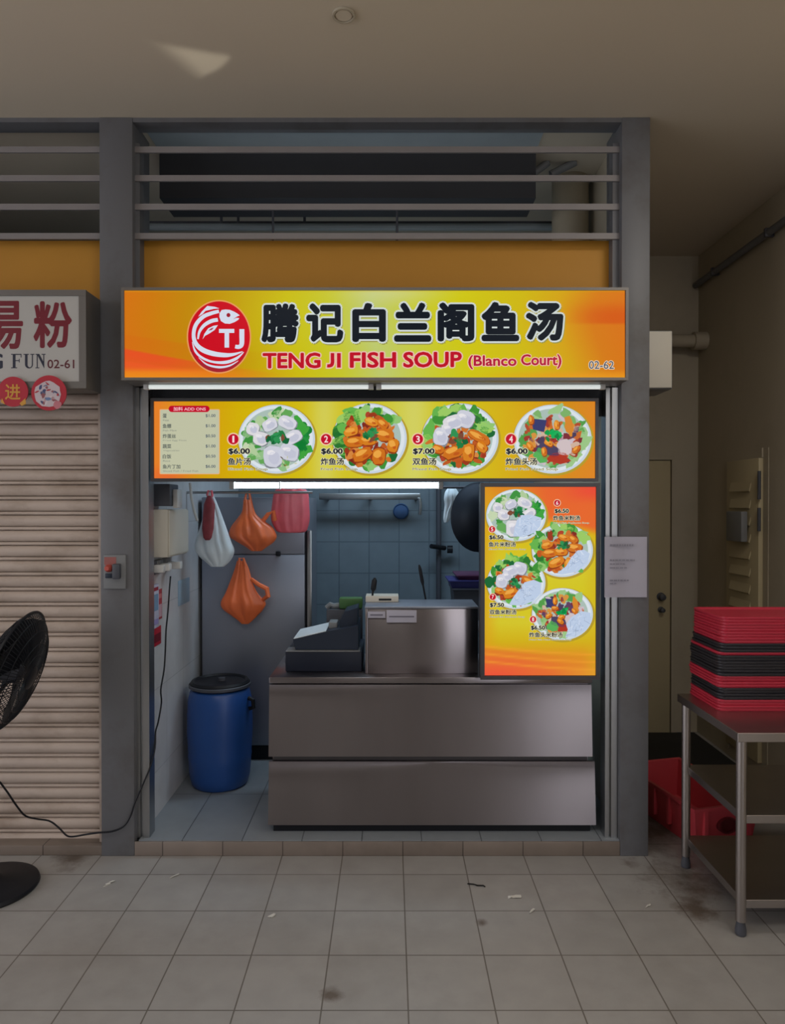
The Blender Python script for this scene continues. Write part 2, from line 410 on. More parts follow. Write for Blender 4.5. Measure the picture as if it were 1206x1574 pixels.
# ------------------------------------------------------------------ the shell
Y0 = 3.36                     # front of the stall row
CZ = Z(180, Y0)               # ceiling height
XL, XR = -3.7, 2.24
YB = 5.22                     # back of the side passage
YK = 5.6                      # back of the stall
SF = Z(1293, Y0)              # stall floor height
struct('floor', MB().box(-6, XR+.1, -3, YK+.1, -.1, 0), M['floor'])
struct('ceiling', MB().box(-6, XR+.1, -3, YK+.1, CZ, CZ+.1), M['ceiling'])
struct('wall_opposite_added', MB().box(-6, 1.85, -3.1, -3, 0, CZ), M['opp'])  # unseen wall added and cut short to shape the counter's reflection
struct('wall_right', MB().box(XR, XR+.1, -.6, YB+.1, 0, CZ), M['wall'])
xpR0, xpR1 = X(954, Y0), X(997.5, Y0)        # right pillar
xpL0, xpL1 = X(154, Y0), X(205, Y0)          # left pillar
struct('wall_back', MB().box(xpR1-.05, XR, YB, YB+.1, 0, CZ), M['wall'])
SW = -1.19
struct('wall_kitchen_left', MB().box(xpL0+.02, SW, 3.5, YK, 0, 2.3), M['swall'])
struct('wall_kitchen_right', MB().box(xpR0+.04, xpR1-.02, 3.56, YK, 0, CZ), M['wall'])
struct('wall_kitchen_back', MB().box(XL, xpR1, YK, YK+.1, 0, 2.6), M['kwall'])
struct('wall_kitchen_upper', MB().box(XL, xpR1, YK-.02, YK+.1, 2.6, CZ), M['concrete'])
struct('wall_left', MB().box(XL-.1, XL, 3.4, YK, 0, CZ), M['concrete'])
struct('pillar_left', MB().box(xpL0, xpL1, Y0, 3.60, 0, CZ, .004), M['pillar'])
struct('pillar_right', MB().box(xpR0, xpR1, Y0, 3.60, 0, CZ, .004), M['pillar'])
struct('floor_stall', MB().box(SW, xpR0+.04, Y0+.012, YK, 0, SF), M['sfloor'])
struct('trim_step', MB().box(xpL1, xpR0, Y0, Y0+.011, 0, SF-.004, .003), M['kerb'])
struct('trim_kerb', MB().box(XL, xpL0, Y0+.005, 3.56, 0, Z(1299, 3.37), .004), M['kerb'])
# head frame and louvre bars
n = 1
def trim(mb, m):
    global n
    o = struct('trim_%d' % n, mb, m); n += 1; return o
trim(MB().box(XL, xpL0, Y0+.005, 3.46, Z(187, Y0), CZ), M['pillar'])
trim(MB().box(xpL1, xpR0, Y0+.005, 3.46, Z(187, Y0), CZ), M['pillar'])
for py in (229, 273, 317, 362):
    zc = Z(py, Y0+.03)
    for a, b in ((XL, xpL0), (xpL1, xpR0)):
        prof = [(Y0+.03, zc-.016), (Y0+.03, zc+.012), (Y0+.085, zc+.03), (Y0+.088, zc+.024), (Y0+.04, zc+.004), (Y0+.04, zc-.016)]
        trim(MB().prismx(prof, a, b), M['bar'])
# ochre band behind the signs; dark strip painted for the shaded gap below
ztop = Z(370, 3.46)
trim(MB().box(XL, xpL0, 3.46, 3.5, 2.3, ztop), M['ochre'])
trim(MB().box(xpL1, xpR0, 3.46, 3.5, 2.1, ztop), M['ochre'])
trim(MB().box(xpL1, xpR0, 3.448, 3.459, Z(640, 3.45), Z(588, 3.45)), M['dark'])
trim(MB().box(xpL1, xpL1+.02, 3.40, 3.458, 2.6, CZ-.1), M['pillar'])
trim(MB().box(xpR0-.03, xpR0, 3.40, 3.458, 2.6, CZ-.1), M['pillar'])
# roller guides of the open stall
for a, b in ((209, 229), (930, 949)):
    xa, xb = X(a, 3.40), X(b, 3.40)
    g = MB().box(xa, xb, 3.415, 3.47, SF, Z(596, 3.40))
    g.box(xa, xa+(xb-xa)*.28, 3.395, 3.414, SF, Z(596, 3.40)).box(xa+(xb-xa)*.5, xb, 3.395, 3.414, SF, Z(596, 3.40))
    trim(g, M['alu'])
# pale ceiling strip, beam, pipes and column seen through the louvres
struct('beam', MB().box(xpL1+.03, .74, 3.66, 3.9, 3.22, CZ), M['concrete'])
struct('lit_ceiling_strip', MB().box(xpL1+.03, .74, 3.465, 3.659, CZ-.012, CZ-.0005), M['bluewhite'])  # strip added under the ceiling; its pale colour carries the kitchen's bluish light
for i, (a, b) in enumerate(((842, 818), (884, 846))):
    q0, q1 = at(a, 196, 3.8), at(b, 268, 3.8); q0.z = min(q0.z, CZ)
    tag(MB().cyl(q0, q1, .02, 12).build('slanting_pipe', M['grey'], base=tuple(q1)), ('slanting pale pipe nearer the roof beam behind the louvres', 'slanting pale pipe nearer the round column behind the louvres')[i], 'pipe', 'slanting pipes behind the louvres')
o = MB().lathe([(.10, 2.3), (.10, CZ)], 1.0, 4.0, 40).build('round_column', M['wall']); o['kind'] = 'structure'
for i, (px, py0, py1) in enumerate(((340, 195, 350), (468, 285, 350), (366, 285, 350))):
    a = at(px, py0, 4.2); b = at(px, py1, 4.2)
    tag(MB().cyl((a.x, 4.2, min(CZ, a.z)), (b.x, 4.2, b.z), .008, 8).build('hanger_rod', M['dgrey'], base=(a.x, 4.2, b.z)), ('thin hanger rod furthest left behind the louvres', 'short hanger rod right of the others behind the louvres', 'short hanger rod in the middle behind the louvres')[i], 'rod', 'hanger rods behind the louvres')
for i, (py, r) in enumerate(((349, .02), (338, .012))):
    c = at(600, py, 4.2)
    tag(MB().cyl((X(215, 4.2), 4.2+.05*i, c.z), (X(860, 4.2), 4.2+.05*i, c.z), r, 10).build('service_pipe', (M['bluewhite'], M['dgrey'])[i], base=(0, 4.2, c.z)), ('pale horizontal service pipe seen through the lowest louvre gap', 'thin dark pipe just above the pale pipe behind the louvres')[i], 'pipe')

# side passage: doors, pipes
d = MB().box(1.16, 2.03, YB-.03, YB-.001, 0, 1.98, .004)
d1 = struct('door_1', d, M['door'])
fr = MB().box(2.035, 2.075, YB-.04, YB, 0, 2.03).box(1.16, 2.0345, YB-.04, YB, 1.985, 2.03)
struct('door_frame', fr, M['wall'], d1)
for px, py, r, nm in ((1015, 917, .030, 'door_knob'), (1015, 937, .022, 'door_lock')):
    c = at(px, py, YB-.03); m = MB()
    m.loops([[(c.x+rr*math.cos(t), c.y-yy, c.z+rr*math.sin(t)) for t in [2*math.pi*k/20 for k in range(20)]] for rr, yy in ((r, 0), (r, .006), (r*.45, .010), (r*.45, .025), (r*.8, .032), (r*.75, .05), (r*.3, .056))])
    m.build(nm, M['dgrey'], d1)
yd0, yd1 = 4.27, 4.74; zd = 1.97
m = MB().box(XR-.03, XR-.001, yd0+.03, yd1-.03, .1, zd-.03, .003)
d2 = struct('door_2', m, M['door'])
struct('door_frame', MB().box(XR-.012, XR, yd1-.028, yd1+.03, .05, zd+.03).box(XR-.004, XR, yd0-.03, yd0+.028, .05, zd+.03).box(XR-.012, XR, yd0+.0285, yd1-.0285, zd-.028, zd+.03), M['wall'], d2)
lv = MB()
for k in range(11):
    z = 1.80-k*.105
    lv.prismx([(XR-.031, 0), (XR-.031, 0)], 0, 0) if 0 else None
    lv.loops([[(XR-.031, y, z), (XR-.043, y, z-.055), (XR-.038, y, z-.062), (XR-.030, y, z-.03)] for y in (yd0+.12, yd1-.09)])
lv.build('louvre_slats', M['door'], d2)
MB().box(XR-.085, XR-.045, 4.40, 4.60, Z(832, 4.5), Z(786, 4.5), .006).build('latch_box', M['grey'], d2)
for z0, z1 in ((1.69, 1.86), (1.50, 1.64)):
    MB().cyl((XR-.036, yd0+.012, z0), (XR-.036, yd0+.012, z1), .010, 10).build('hinge', M['dgrey'], d2)
zp = 3.25
m = MB().cyl((XR-.03, -1.0, zp), (XR-.03, 5.2, zp), .022, 14)
cp = thing('conduit_pipe', 'steel conduit pipe running along the top of the right passage wall', 'pipe', (XR-.03, 5.2, zp))
m.build('pipe', M['pillar'], cp)
for y in (4.9, 4.2, 3.5): MB().box(XR-.054, XR, y-.012, y+.012, zp-.026, zp+.026, .003).build('pipe_clip', M['dgrey'], cp)
zq = Z(524, 5.1)
dp = thing('drain_pipe', 'thick cream drain pipe crossing the back of the passage above the door', 'pipe', (1.3, 5.1, zq))
MB().cyl((xpR1, 5.1, zq), (XR-.09, 5.1, zq), .045, 20).build('pipe', M['wall'], dp)
MB().cyl((XR-.09, 5.1, zq), (XR, 5.1, zq), .062, 20).build('pipe_collar', M['wall'], dp)
# grey box on the stall's side
c0 = at(1033, 598, 3.62); c1 = at(1033, 508, 3.62)
sb = thing('junction_box', 'pale grey metal box on the side wall behind the right pillar', 'box', (1.32, 3.62, c0.z))
MB().box(xpR1+.001, c0.x, 3.62, 3.86, c0.z, c1.z, .005).build('box_body', M['grey'], sb)
MB().box(xpR1+.001, c0.x-.006, 3.612, 3.62, c0.z+.006, c1.z-.006, .002).build('box_cover', M['cream'], sb)
tag(MB().box(1.235, 2.2, 4.45, 5.17, 0, .012, .004).build('rubber_mat', M['dullblack'], base=(1.7, 4.8, 0)), 'thin black sheet over the back of the passage floor', 'mat')  # added sheet that darkens the back of the passage floor
c = at(998, 1146, 3.7)
pt = thing('pipe_stub', 'small pale pipe stub on the side of the right pillar near the floor', 'pipe', (c.x, 3.6, c.z))
MB().cyl((xpR1-.01, 3.5, c.z), (xpR1+.028, 3.5, c.z), .012, 12).cyl((xpR1+.018, 3.5, c.z-.04), (xpR1+.018, 3.5, c.z+.018), .013, 12).build('stub', M['white'], pt)
c = at(528, 21, 2.66)
sp = thing('ceiling_cover', 'small round cover plate set in the ceiling', 'ceiling fitting', (X(528, 2.66), 2.66, CZ))
MB().lathe([(.030, CZ-.001), (.030, CZ-.006), (.0, CZ-.006)], c.x, 2.66, 32, cap0=False, cap1=False).build('plate', M['ceiling'], sp)
MB().lathe([(.036, CZ), (.043, CZ-.001), (.042, CZ-.009), (.035, CZ-.009), (.034, CZ)], c.x, 2.66, 32, cap0=False, cap1=False).build('rim', M['wall'], sp)

# ------------------------------------------------------------------ neighbour stall: shutter, sign
sh = thing('roller_shutter', 'closed beige roller shutter with dirty slats left of the lit stall', 'shutter', (-2.5, 3.45, .08))
zs0, zs1, pit = Z(1297, 3.45), Z(590, 3.40), .0732
prof = []
zz = zs0
while zz < zs1:
    for k in range(9):
        t = k/8; prof.append((3.452-.014*math.sin(math.pi*t)**.7, zz+t*pit*.70))
    prof += [(3.474, zz+pit*.705), (3.474, zz+pit*.745)]
    for k in range(5):
        t = k/4; prof.append((3.452-.006*math.sin(math.pi*t)**.7, zz+pit*(.75+.21*t)))
    prof += [(3.474, zz+pit*.965), (3.474, zz+pit*.995)]
    zz += pit
m = MB(); m.loops([[(x, y, z) for y, z in prof] for x in (XL+.02, xpL0-.028)], close=False)
m.build('slat_curtain', M['shutter'], sh, ang=50)
MB().box(XL+.02, xpL0-.03, 3.445, 3.475, zs0-.012, zs0).build('bottom_bar', M['dgrey'], sh)
g = MB().box(xpL0-.025, xpL0-.001, 3.40, 3.43, zs0-.01, zs1).box(xpL0-.010, xpL0-.001, 3.431, 3.5, zs0-.01, zs1)
g.build('guide_rail', M['shutter'], sh)

NY = 3.2
xs = X(134, NY); zb, zt = Z(597, NY), Z(446, NY)
ns = thing('shop_sign', 'unlit white lightbox sign with maroon characters over the closed shutter', 'sign', (-2.4, 3.28, zb))
m = MB().box(-3.4, xs, NY+.004, 3.355, zb, zt, .003)
m.build('sign_case', M['frame'], ns)
m = MB().box(-3.4, xs, NY-.006, NY+.003, zb, zb+.03).box(-3.4, xs, NY-.006, NY+.003, zt-.026, zt).box(xs-.032, xs, NY-.006, NY+.003, zb+.0305, zt-.0265)
m.build('sign_frame', M['frame'], ns)
pw = (182, 180, 176)
p = Print(flat(NY)); p.rect(-480, 453, 122, 588, pw, 0); p.build('sign_face', M['print'], ns)
ma = (118, 28, 44)
p = Print(flat(NY)); p.text('湯', -32, 462, 34, 535, ma, 2, .02); p.text('粉', 53, 465, 109, 533, ma, 2, .028); p.text('河', -120, 462, -60, 534, ma, 2, .02)
p.build('characters', M['print'], ns)
p = Print(flat(NY)); nv = (40, 44, 62)
def serif(p, x, y, w, h, dx=3.2):
    p.rect(x-dx, y, x+w+dx, y+1.3, nv, 2); p.rect(x-dx, y+h-1.3, x+w+dx, y+h, nv, 2); p.rect(x, y+1.3, x+w, y+h-1.3, nv, 2)
serif(p, 19.5, 544, 4.4, 22, 2.5); p.rect(23.9, 544, 33, 545.5, nv, 2); p.rect(31.7, 545.5, 33, 549.5, nv, 2); p.rect(23.9, 553.6, 30.2, 555, nv, 2); p.rect(29, 551.5, 30.2, 557.2, nv, 2)
p.rect(36, 544, 44.5, 545.3, nv, 2); p.rect(38.3, 545.3, 42.4, 560, nv, 2); p.rect(46.5, 544, 53, 545.3, nv, 2); p.rect(48.9, 545.3, 50.6, 560, nv, 2)
p.poly([(38.3, 560)]+[(44.5-6.2*math.cos(t), 560+6.4*math.sin(t)) for t in [math.pi*k/10 for k in range(11)]]+[(48.9, 560)]+[(45.6+3.3*math.cos(t), 560+4.6*math.sin(t)) for t in [math.pi*k/10 for k in range(11)]]+[(42.4, 560)], nv, 2)
p.rect(54.5, 544, 60, 545.3, nv, 2); p.rect(56.4, 545.3, 58, 564.8, nv, 2); p.rect(54.3, 564.8, 60.4, 566, nv, 2); p.poly([(56.4, 544), (60.4, 544), (68, 558.5), (68, 566.6)], nv, 3); p.rect(66.4, 545.3, 68, 560, nv, 2); p.rect(63.8, 544, 70, 545.3, nv, 2)
p.build('english_word', M['print'], ns)
p = Print(flat(NY)); p.text('G', -15, 544, 3.5, 566.5, nv, 2, .03); p.build('english_word', M['print'], ns)
p = Print(flat(NY)); p.text('02-61', 73, 553, 114, 566, (92, 30, 40), 2, .012); p.build('unit_number', M['print'], ns)

# round paper decorations under that sign
def disc(cx, cy, r, Y, name, label):
    c = at(cx, cy, Y); k = r*Y/F
    t = thing(name, label, 'decoration', (c.x, Y, c.z-k), 'round red festival cards')
    m = MB(); m.loops([[(c.x+k*math.cos(a), Y+dy, c.z+k*math.sin(a)) for a in [2*math.pi*i/48 for i in range(48)]] for dy in (0, .004)])
    m.build('card', mat(name+'_red', (178, 34, 52), .55), t)
    return t
Yd = NY-.016
t = disc(20, 602, 23, Yd, 'festival_card', 'round red card with one gold character hanging under the white sign')
gd = (206, 150, 60)
p = Print(flat(Yd-.001)); p.text('进', 8, 591, 31, 614, gd, 1, .015); p.build('gold_character', M['print'], t)
for qs in ([(30, 620), (39, 612), (40, 621), (33, 624)], [(1, 618), (3, 612), (8, 622)]):
    p = Print(flat(Yd-.001)); p.poly(qs, gd, 1); p.build('gold_corner_motif', M['print'], t)
t = disc(75, 604, 27, Yd-.006, 'festival_card', 'round red card with a pale patterned middle hanging at right end of the white sign')
p = Print(flat(Yd-.007))
p.blob(73, 606, 21, 20, (200, 186, 192), 1, 0, .06, 22)
r2 = random.Random(5)
for k in range(26):
    a = r2.uniform(0, 6.28); q = r2.uniform(4, 19)
    p.blob(73+q*math.cos(a), 605+q*math.sin(a)*.95, r2.uniform(1.5, 4.5), r2.uniform(1, 2.6), r2.choice([(176, 52, 62), (112, 112, 140), (214, 200, 205), (150, 90, 96), (190, 150, 156), (72, 80, 120)]), 2+k % 4, r2.uniform(0, 3), .25, 9)
p.blob(74, 613, 5, 2.4, (110, 130, 170), 7); p.blob(88, 622, 6, 6, (196, 120, 130), 7, 0, .2)
p.build('patterned_middle', M['print'], t)

# ------------------------------------------------------------------ main lit sign
SY = 3.2
xl, xr = X(188, SY), X(964, SY); zt, zb = Z(442.5, SY), Z(585, SY)
ms = thing('shop_sign', 'long lit yellow and orange stall sign with a red oval fish emblem', 'sign', ((xl+xr)/2, 3.28, zb))
MB().box(xl, xr, SY+.004, 3.355, zb, zt, .004).build('sign_case', M['frame'], ms)
fw = .0125
MB().box(xl, xr, SY-.008, SY+.003, zb, zb+fw).box(xl, xr, SY-.008, SY+.003, zt-fw, zt).box(xl, xl+fw, SY-.008, SY+.003, zb+fw+.0005, zt-fw-.0005).box(xr-fw, xr, SY-.008, SY+.003, zb+fw+.0005, zt-fw-.0005).build('sign_frame', M['frame'], ms)
def signcol(u, v):
    st = [(0, (208, 112, 18)), (.06, (200, 118, 10)), (.14, (188, 132, 2)), (.24, (190, 158, 0)), (.33, (196, 184, 4)), (.42, (192, 192, 40)), (.50, (184, 196, 108)), (.58, (192, 196, 60)), (.68, (200, 192, 6)), (.80, (200, 178, 0)), (.88, (204, 156, 4)), (.95, (206, 118, 8)), (1, (208, 112, 12))]
    c = ramp(st, u+.015*math.sin(v*5))
    c = lerp(c, (205, 205, 150), .55*math.exp(-((u-.53)/.10)**2)*sm(.25, 0, v))
    # swooping bands from the lower left
    for k, (v0, sl, col, a) in enumerate(((.50, .9, (206, 100, 14), .35), (.66, 1.1, (226, 74, 36), .85), (.80, .8, (232, 84, 40), .6))):
        e = v0+sl*u-.6*u*u
        c = lerp(c, col, a*sm(e-.01, e+.015, v)*sm(e+.34, e+.04, v)*sm(.34, .03, u))
    c = lerp(c, (232, 140, 24), .8*sm(.86, .95, v)*sm(.42, .05, u))
    c = lerp(c, (226, 150, 20), .7*sm(.88, .97, v)*sm(.66, .9, u))
    c = lerp(c, (204, 82, 4), .85*sm(.86, .98, u)*sm(.08, .30, v)*sm(.40, .36, v))
    c = lerp(c, (225, 190, 40), .5*sm(.03, 0, v)+.3*sm(.97, 1, v))
    return c
p = Print(flat(SY)); p.grid(191, 445.5, 960, 582, 260, 60, signcol); p.build('sign_face', M['lit'], ms)
K = lambda x, y: (280+x/6.03, 450+y/6.03)
KP = lambda L: [K(*q) for q in L]
p = Print(flat(SY)); cx, cy = K(340, 408)
p.ell(cx, cy, 49.5, 56.5, (226, 150, 90), 1, 64); p.ell(cx, cy, 47.5, 54.5, (196, 4, 28), 2, 64)
lg = p; wh = (206, 212, 228)
pts = [(cx+47.5*math.cos(t), cy+54.5*math.sin(t)) for t in [R(14)+R(152)*k/30 for k in range(31)]] + KP([(75, 540), (150, 640), (290, 690), (420, 685), (530, 640), (600, 540)])
p.poly(pts, (160, 30, 44), 3)
o_emb = p.build('emblem', M['lit'], ms)
p = Print(flat(SY))
p.poly(KP([(345, 190), (365, 160), (400, 155), (440, 158), (480, 175), (510, 192), (532, 210), (505, 222), (470, 245), (505, 232), (528, 235), (520, 250), (485, 272), (440, 288), (395, 285), (358, 262), (344, 225)]), wh, 4)
p.ell(*K(428, 207), 3.0, 3.2, (150, 20, 40), 5)
p.ribbon(KP([(340, 172), (270, 190), (190, 225), (125, 300), (105, 390), (125, 470), (190, 530), (290, 565), (400, 578), (480, 570), (560, 545)]), [x/6.03 for x in (30, 34, 36, 36, 34, 40, 46, 46, 40, 26, 6)], wh, 4)
p.ribbon(KP([(330, 250), (270, 262), (205, 300), (160, 360), (145, 430)]), [x/6.03 for x in (34, 36, 32, 24, 14)], wh, 5)
p.ribbon(KP([(92, 455), (120, 540), (180, 600), (280, 640), (400, 645), (500, 610), (570, 550)]), [x/6.03 for x in (4, 20, 22, 20, 30, 26, 5)], wh, 4)
p.ribbon(KP([(150, 600), (230, 665), (340, 690), (440, 675), (520, 630)]), [x/6.03 for x in (3, 16, 22, 16, 4)], wh, 5)
p.poly(KP([(148, 222), (180, 175), (232, 122), (300, 130), (345, 145), (290, 150), (215, 168), (190, 196)]), wh, 4)
p.poly(KP([(188, 432), (205, 380), (240, 330), (290, 306), (330, 300), (300, 345), (250, 378), (210, 400)]), wh, 4)
p.poly(KP([(240, 352), (265, 330), (292, 322), (275, 345)]), (160, 60, 80), 5)
p.build('fish', M['lit'], o_emb)
p = Print(flat(SY)); p.poly(KP([(340, 335), (482, 335), (482, 372), (434, 372), (434, 508), (392, 508), (392, 372), (340, 372)]), wh, 4)
p.ribbon(KP([(490, 498), (520, 502), (545, 490), (552, 460), (552, 400), (552, 337)]), [x/6.03 for x in (34, 38, 40, 44, 46, 46)], wh, 4); p.build('initials', M['lit'], o_emb)
p = Print(flat(SY))
for ch, a, b in (('腾', 403, 458), ('记', 472, 526), ('白', 543, 591), ('兰', 607, 661), ('阁', 674, 727), ('鱼', 741, 796), ('汤', 809, 864)):
    sh_ = (a-403)/460*-3
    p.text(ch, a+2.5, 471.5+sh_, b+.5, 526.5+sh_, (150, 146, 70), 1, .075)
    p.text(ch, a+1, 469+sh_, b-1, 524+sh_, (6, 16, 28), 2.5, .045, ((200, 208, 206), .088))
p.build('characters', M['lit'], ms)
for wd, a, b in (('TENG', 404, 492), ('FISH', 538, 608), ('SOUP', 620, 709)):
    sh_ = -(a-404)/305*2.2
    p = Print(flat(SY)); p.text(wd, a+.5, 543.3+sh_, b-.5, 565.7+sh_, (182, 6, 34), 2, .032, ((226, 184, 170), .085), shear=-.5); p.build('english_word', M['lit'], ms)
p = Print(flat(SY))
for q, c_, l_ in ((9.4, (226, 184, 170), 2), (5.6, (182, 6, 34), 3)):
    e = (q-5.6)/2
    p.ribbon([(502.5-e, 562.2), (505.5, 562.4), (509.3, 561), (510.8, 557), (510.8, 550), (510.8, 542.6-e)], [q-.6, q-.4, q, q, q, q], c_, l_)
p.build('english_letter', M['lit'], ms)
p = Print(flat(SY)); p.rect(515.9, 540.9, 525.4, 567, (226, 184, 170), 2); p.rect(517.7, 542.7, 523.6, 565.1, (182, 6, 34), 3); p.build('english_letter', M['lit'], ms)
for wd, a, b, y0_, y1_ in (('(Blanco', 720, 793, 546.5, 567), ('Court)', 801, 862, 545, 566)):
    p = Print(flat(SY)); p.text(wd, a, y0_, b, y1_, (172, 16, 52), 2, .026, ((236, 190, 170), .075)); p.build('branch_word', M['lit'], ms)
p = Print(flat(SY)); p.text('02-62', 905, 555, 943, 567, (70, 70, 90), 2, .005, ((222, 214, 196), .06)); p.build('unit_number', M['lit'], ms)
# strip lamps under the sign
for i, (a, b) in enumerate(((226, 570), (582, 925))):
    ya = 3.30; z = zb-.012
    t = thing('strip_lamp', ('left white strip lamp fixed under the lit stall sign', 'right white strip lamp fixed under the lit stall sign')[i], 'lamp', (X((a+b)/2, ya), ya, z), 'strip lamps under the sign')
    MB().cyl((X(a, ya), ya, z), (X(b, ya), ya, z), .0105, 14).build('tube', M['stube'], t)
    for q in (a, b): MB().box(X(q, ya)-.012, X(q, ya)+.012, ya-.012, ya+.012, z-.012, zb-.0005, .002).build('end_cap', M['white'], t)

# ------------------------------------------------------------------ artwork of the dishes
GRN = [(60, 140, 52), (98, 172, 74), (40, 112, 44), (140, 190, 110), (24, 100, 50), (150, 196, 96)]
def lettuce(p, cx, cy, rx, ry, a0, a1, n, layer, rg, pal=GRN):
    for k in range(n):
        a = R(rg.uniform(a0, a1)); q = rg.uniform(.62, .96)
        p.blob(cx+rx*q*math.cos(a), cy+ry*q*math.sin(a), rx*rg.uniform(.13, .26), ry*rg.uniform(.1, .2), rg.choice(pal), layer+k % 3, rg.uniform(0, 3), .3, 12, 1, rg)
def fried(p, cx, cy, rx, ry, rot, layer, rg):
    p.blob(cx+.6, cy+1, rx*1.06, ry*1.1, (142, 58, 14), layer, rot, .08, 14, .85, rg)
    p.blob(cx, cy, rx, ry, rg.choice([(206, 122, 28), (214, 134, 38), (198, 108, 26)]), layer+1, rot, .09, 14, .8, rg)
    p.blob(cx-rx*.15, cy-ry*.25, rx*.62, ry*.45, (228, 160, 66), layer+2, rot, .15, 12, 1, rg)
    p.blob(cx+rx*.3, cy+ry*.3, rx*.3, ry*.25, (184, 84, 22), layer+2, rot, .2, 10, 1, rg)
def fillet(p, cx, cy, rx, ry, rot, layer, rg):
    p.blob(cx+.6, cy+.8, rx*1.05, ry*1.06, (128, 132, 140), layer, rot, .06, 14, .7, rg)
    p.blob(cx, cy, rx, ry, rg.choice([(206, 206, 216), (198, 200, 212), (212, 210, 214)]), layer+1, rot, .06, 14, .68, rg)
    p.blob(cx+rx*.15, cy+ry*.15, rx*.6, ry*.55, (188, 190, 206), layer+2, rot, .12, 12, .9, rg)
    p.blob(cx-rx*.2, cy-ry*.35, rx*.45, ry*.25, (224, 222, 226), layer+2, rot, .15, 10, 1, rg)
def bits(p, cx, cy, rx, ry, n, layer, rg, pal):
    for k in range(n):
        a = rg.uniform(0, 6.28); q = rg.uniform(0, .95)**.6
        p.blob(cx+rx*q*math.cos(a), cy+ry*q*math.sin(a), rg.uniform(.07, .2)*rx, rg.uniform(.06, .14)*ry, rg.choice(pal), layer+k % 4, rg.uniform(0, 3), .25, 9, 1, rg)
def herbs(p, cx, cy, r, layer, rg, bright=False):
    pal = [(10, 150, 70), (20, 168, 84), (8, 124, 60)] if bright else [(30, 118, 62), (16, 96, 52), (44, 140, 78), (120, 70, 50)]
    for k in range(16):
        a = rg.uniform(0, 6.28); q = rg.uniform(0, .8)*r
        p.blob(cx+q*math.cos(a)*1.15, cy+q*math.sin(a), r*rg.uniform(.22, .45), r*rg.uniform(.15, .35), rg.choice(pal), layer+k % 4, rg.uniform(0, 3), .35, 10, 1, rg)
def noodles(p, pts, layer, rg):
    p.poly(pts, (182, 198, 222), layer)
    cx = sum(q[0] for q in pts)/len(pts); cy = sum(q[1] for q in pts)/len(pts)
    for k in range(38):
        i = rg.randrange(len(pts)); t = rg.uniform(.1, .85)
        x, y = lerp((cx, cy), pts[i], t); a = rg.uniform(0, 3.14); L = rg.uniform(2, 6)
        p.ribbon([(x-L*math.cos(a), y-L*math.sin(a)), (x+rg.uniform(-1, 1), y+rg.uniform(-1, 1)), (x+L*math.cos(a), y+L*math.sin(a))], [.6, .8, .5], rg.choice([(206, 216, 232), (160, 178, 206), (196, 208, 226), (150, 166, 192)]), layer+1+k % 2, 4)
BR = [(150, 52, 24), (182, 84, 30), (198, 110, 40), (122, 38, 28), (168, 62, 40), (206, 130, 60)]
MIX = [(92, 60, 92), (150, 50, 40), (190, 100, 40), (70, 58, 86), (200, 170, 150), (170, 70, 40), (206, 140, 60), (120, 40, 50), (196, 180, 190)]
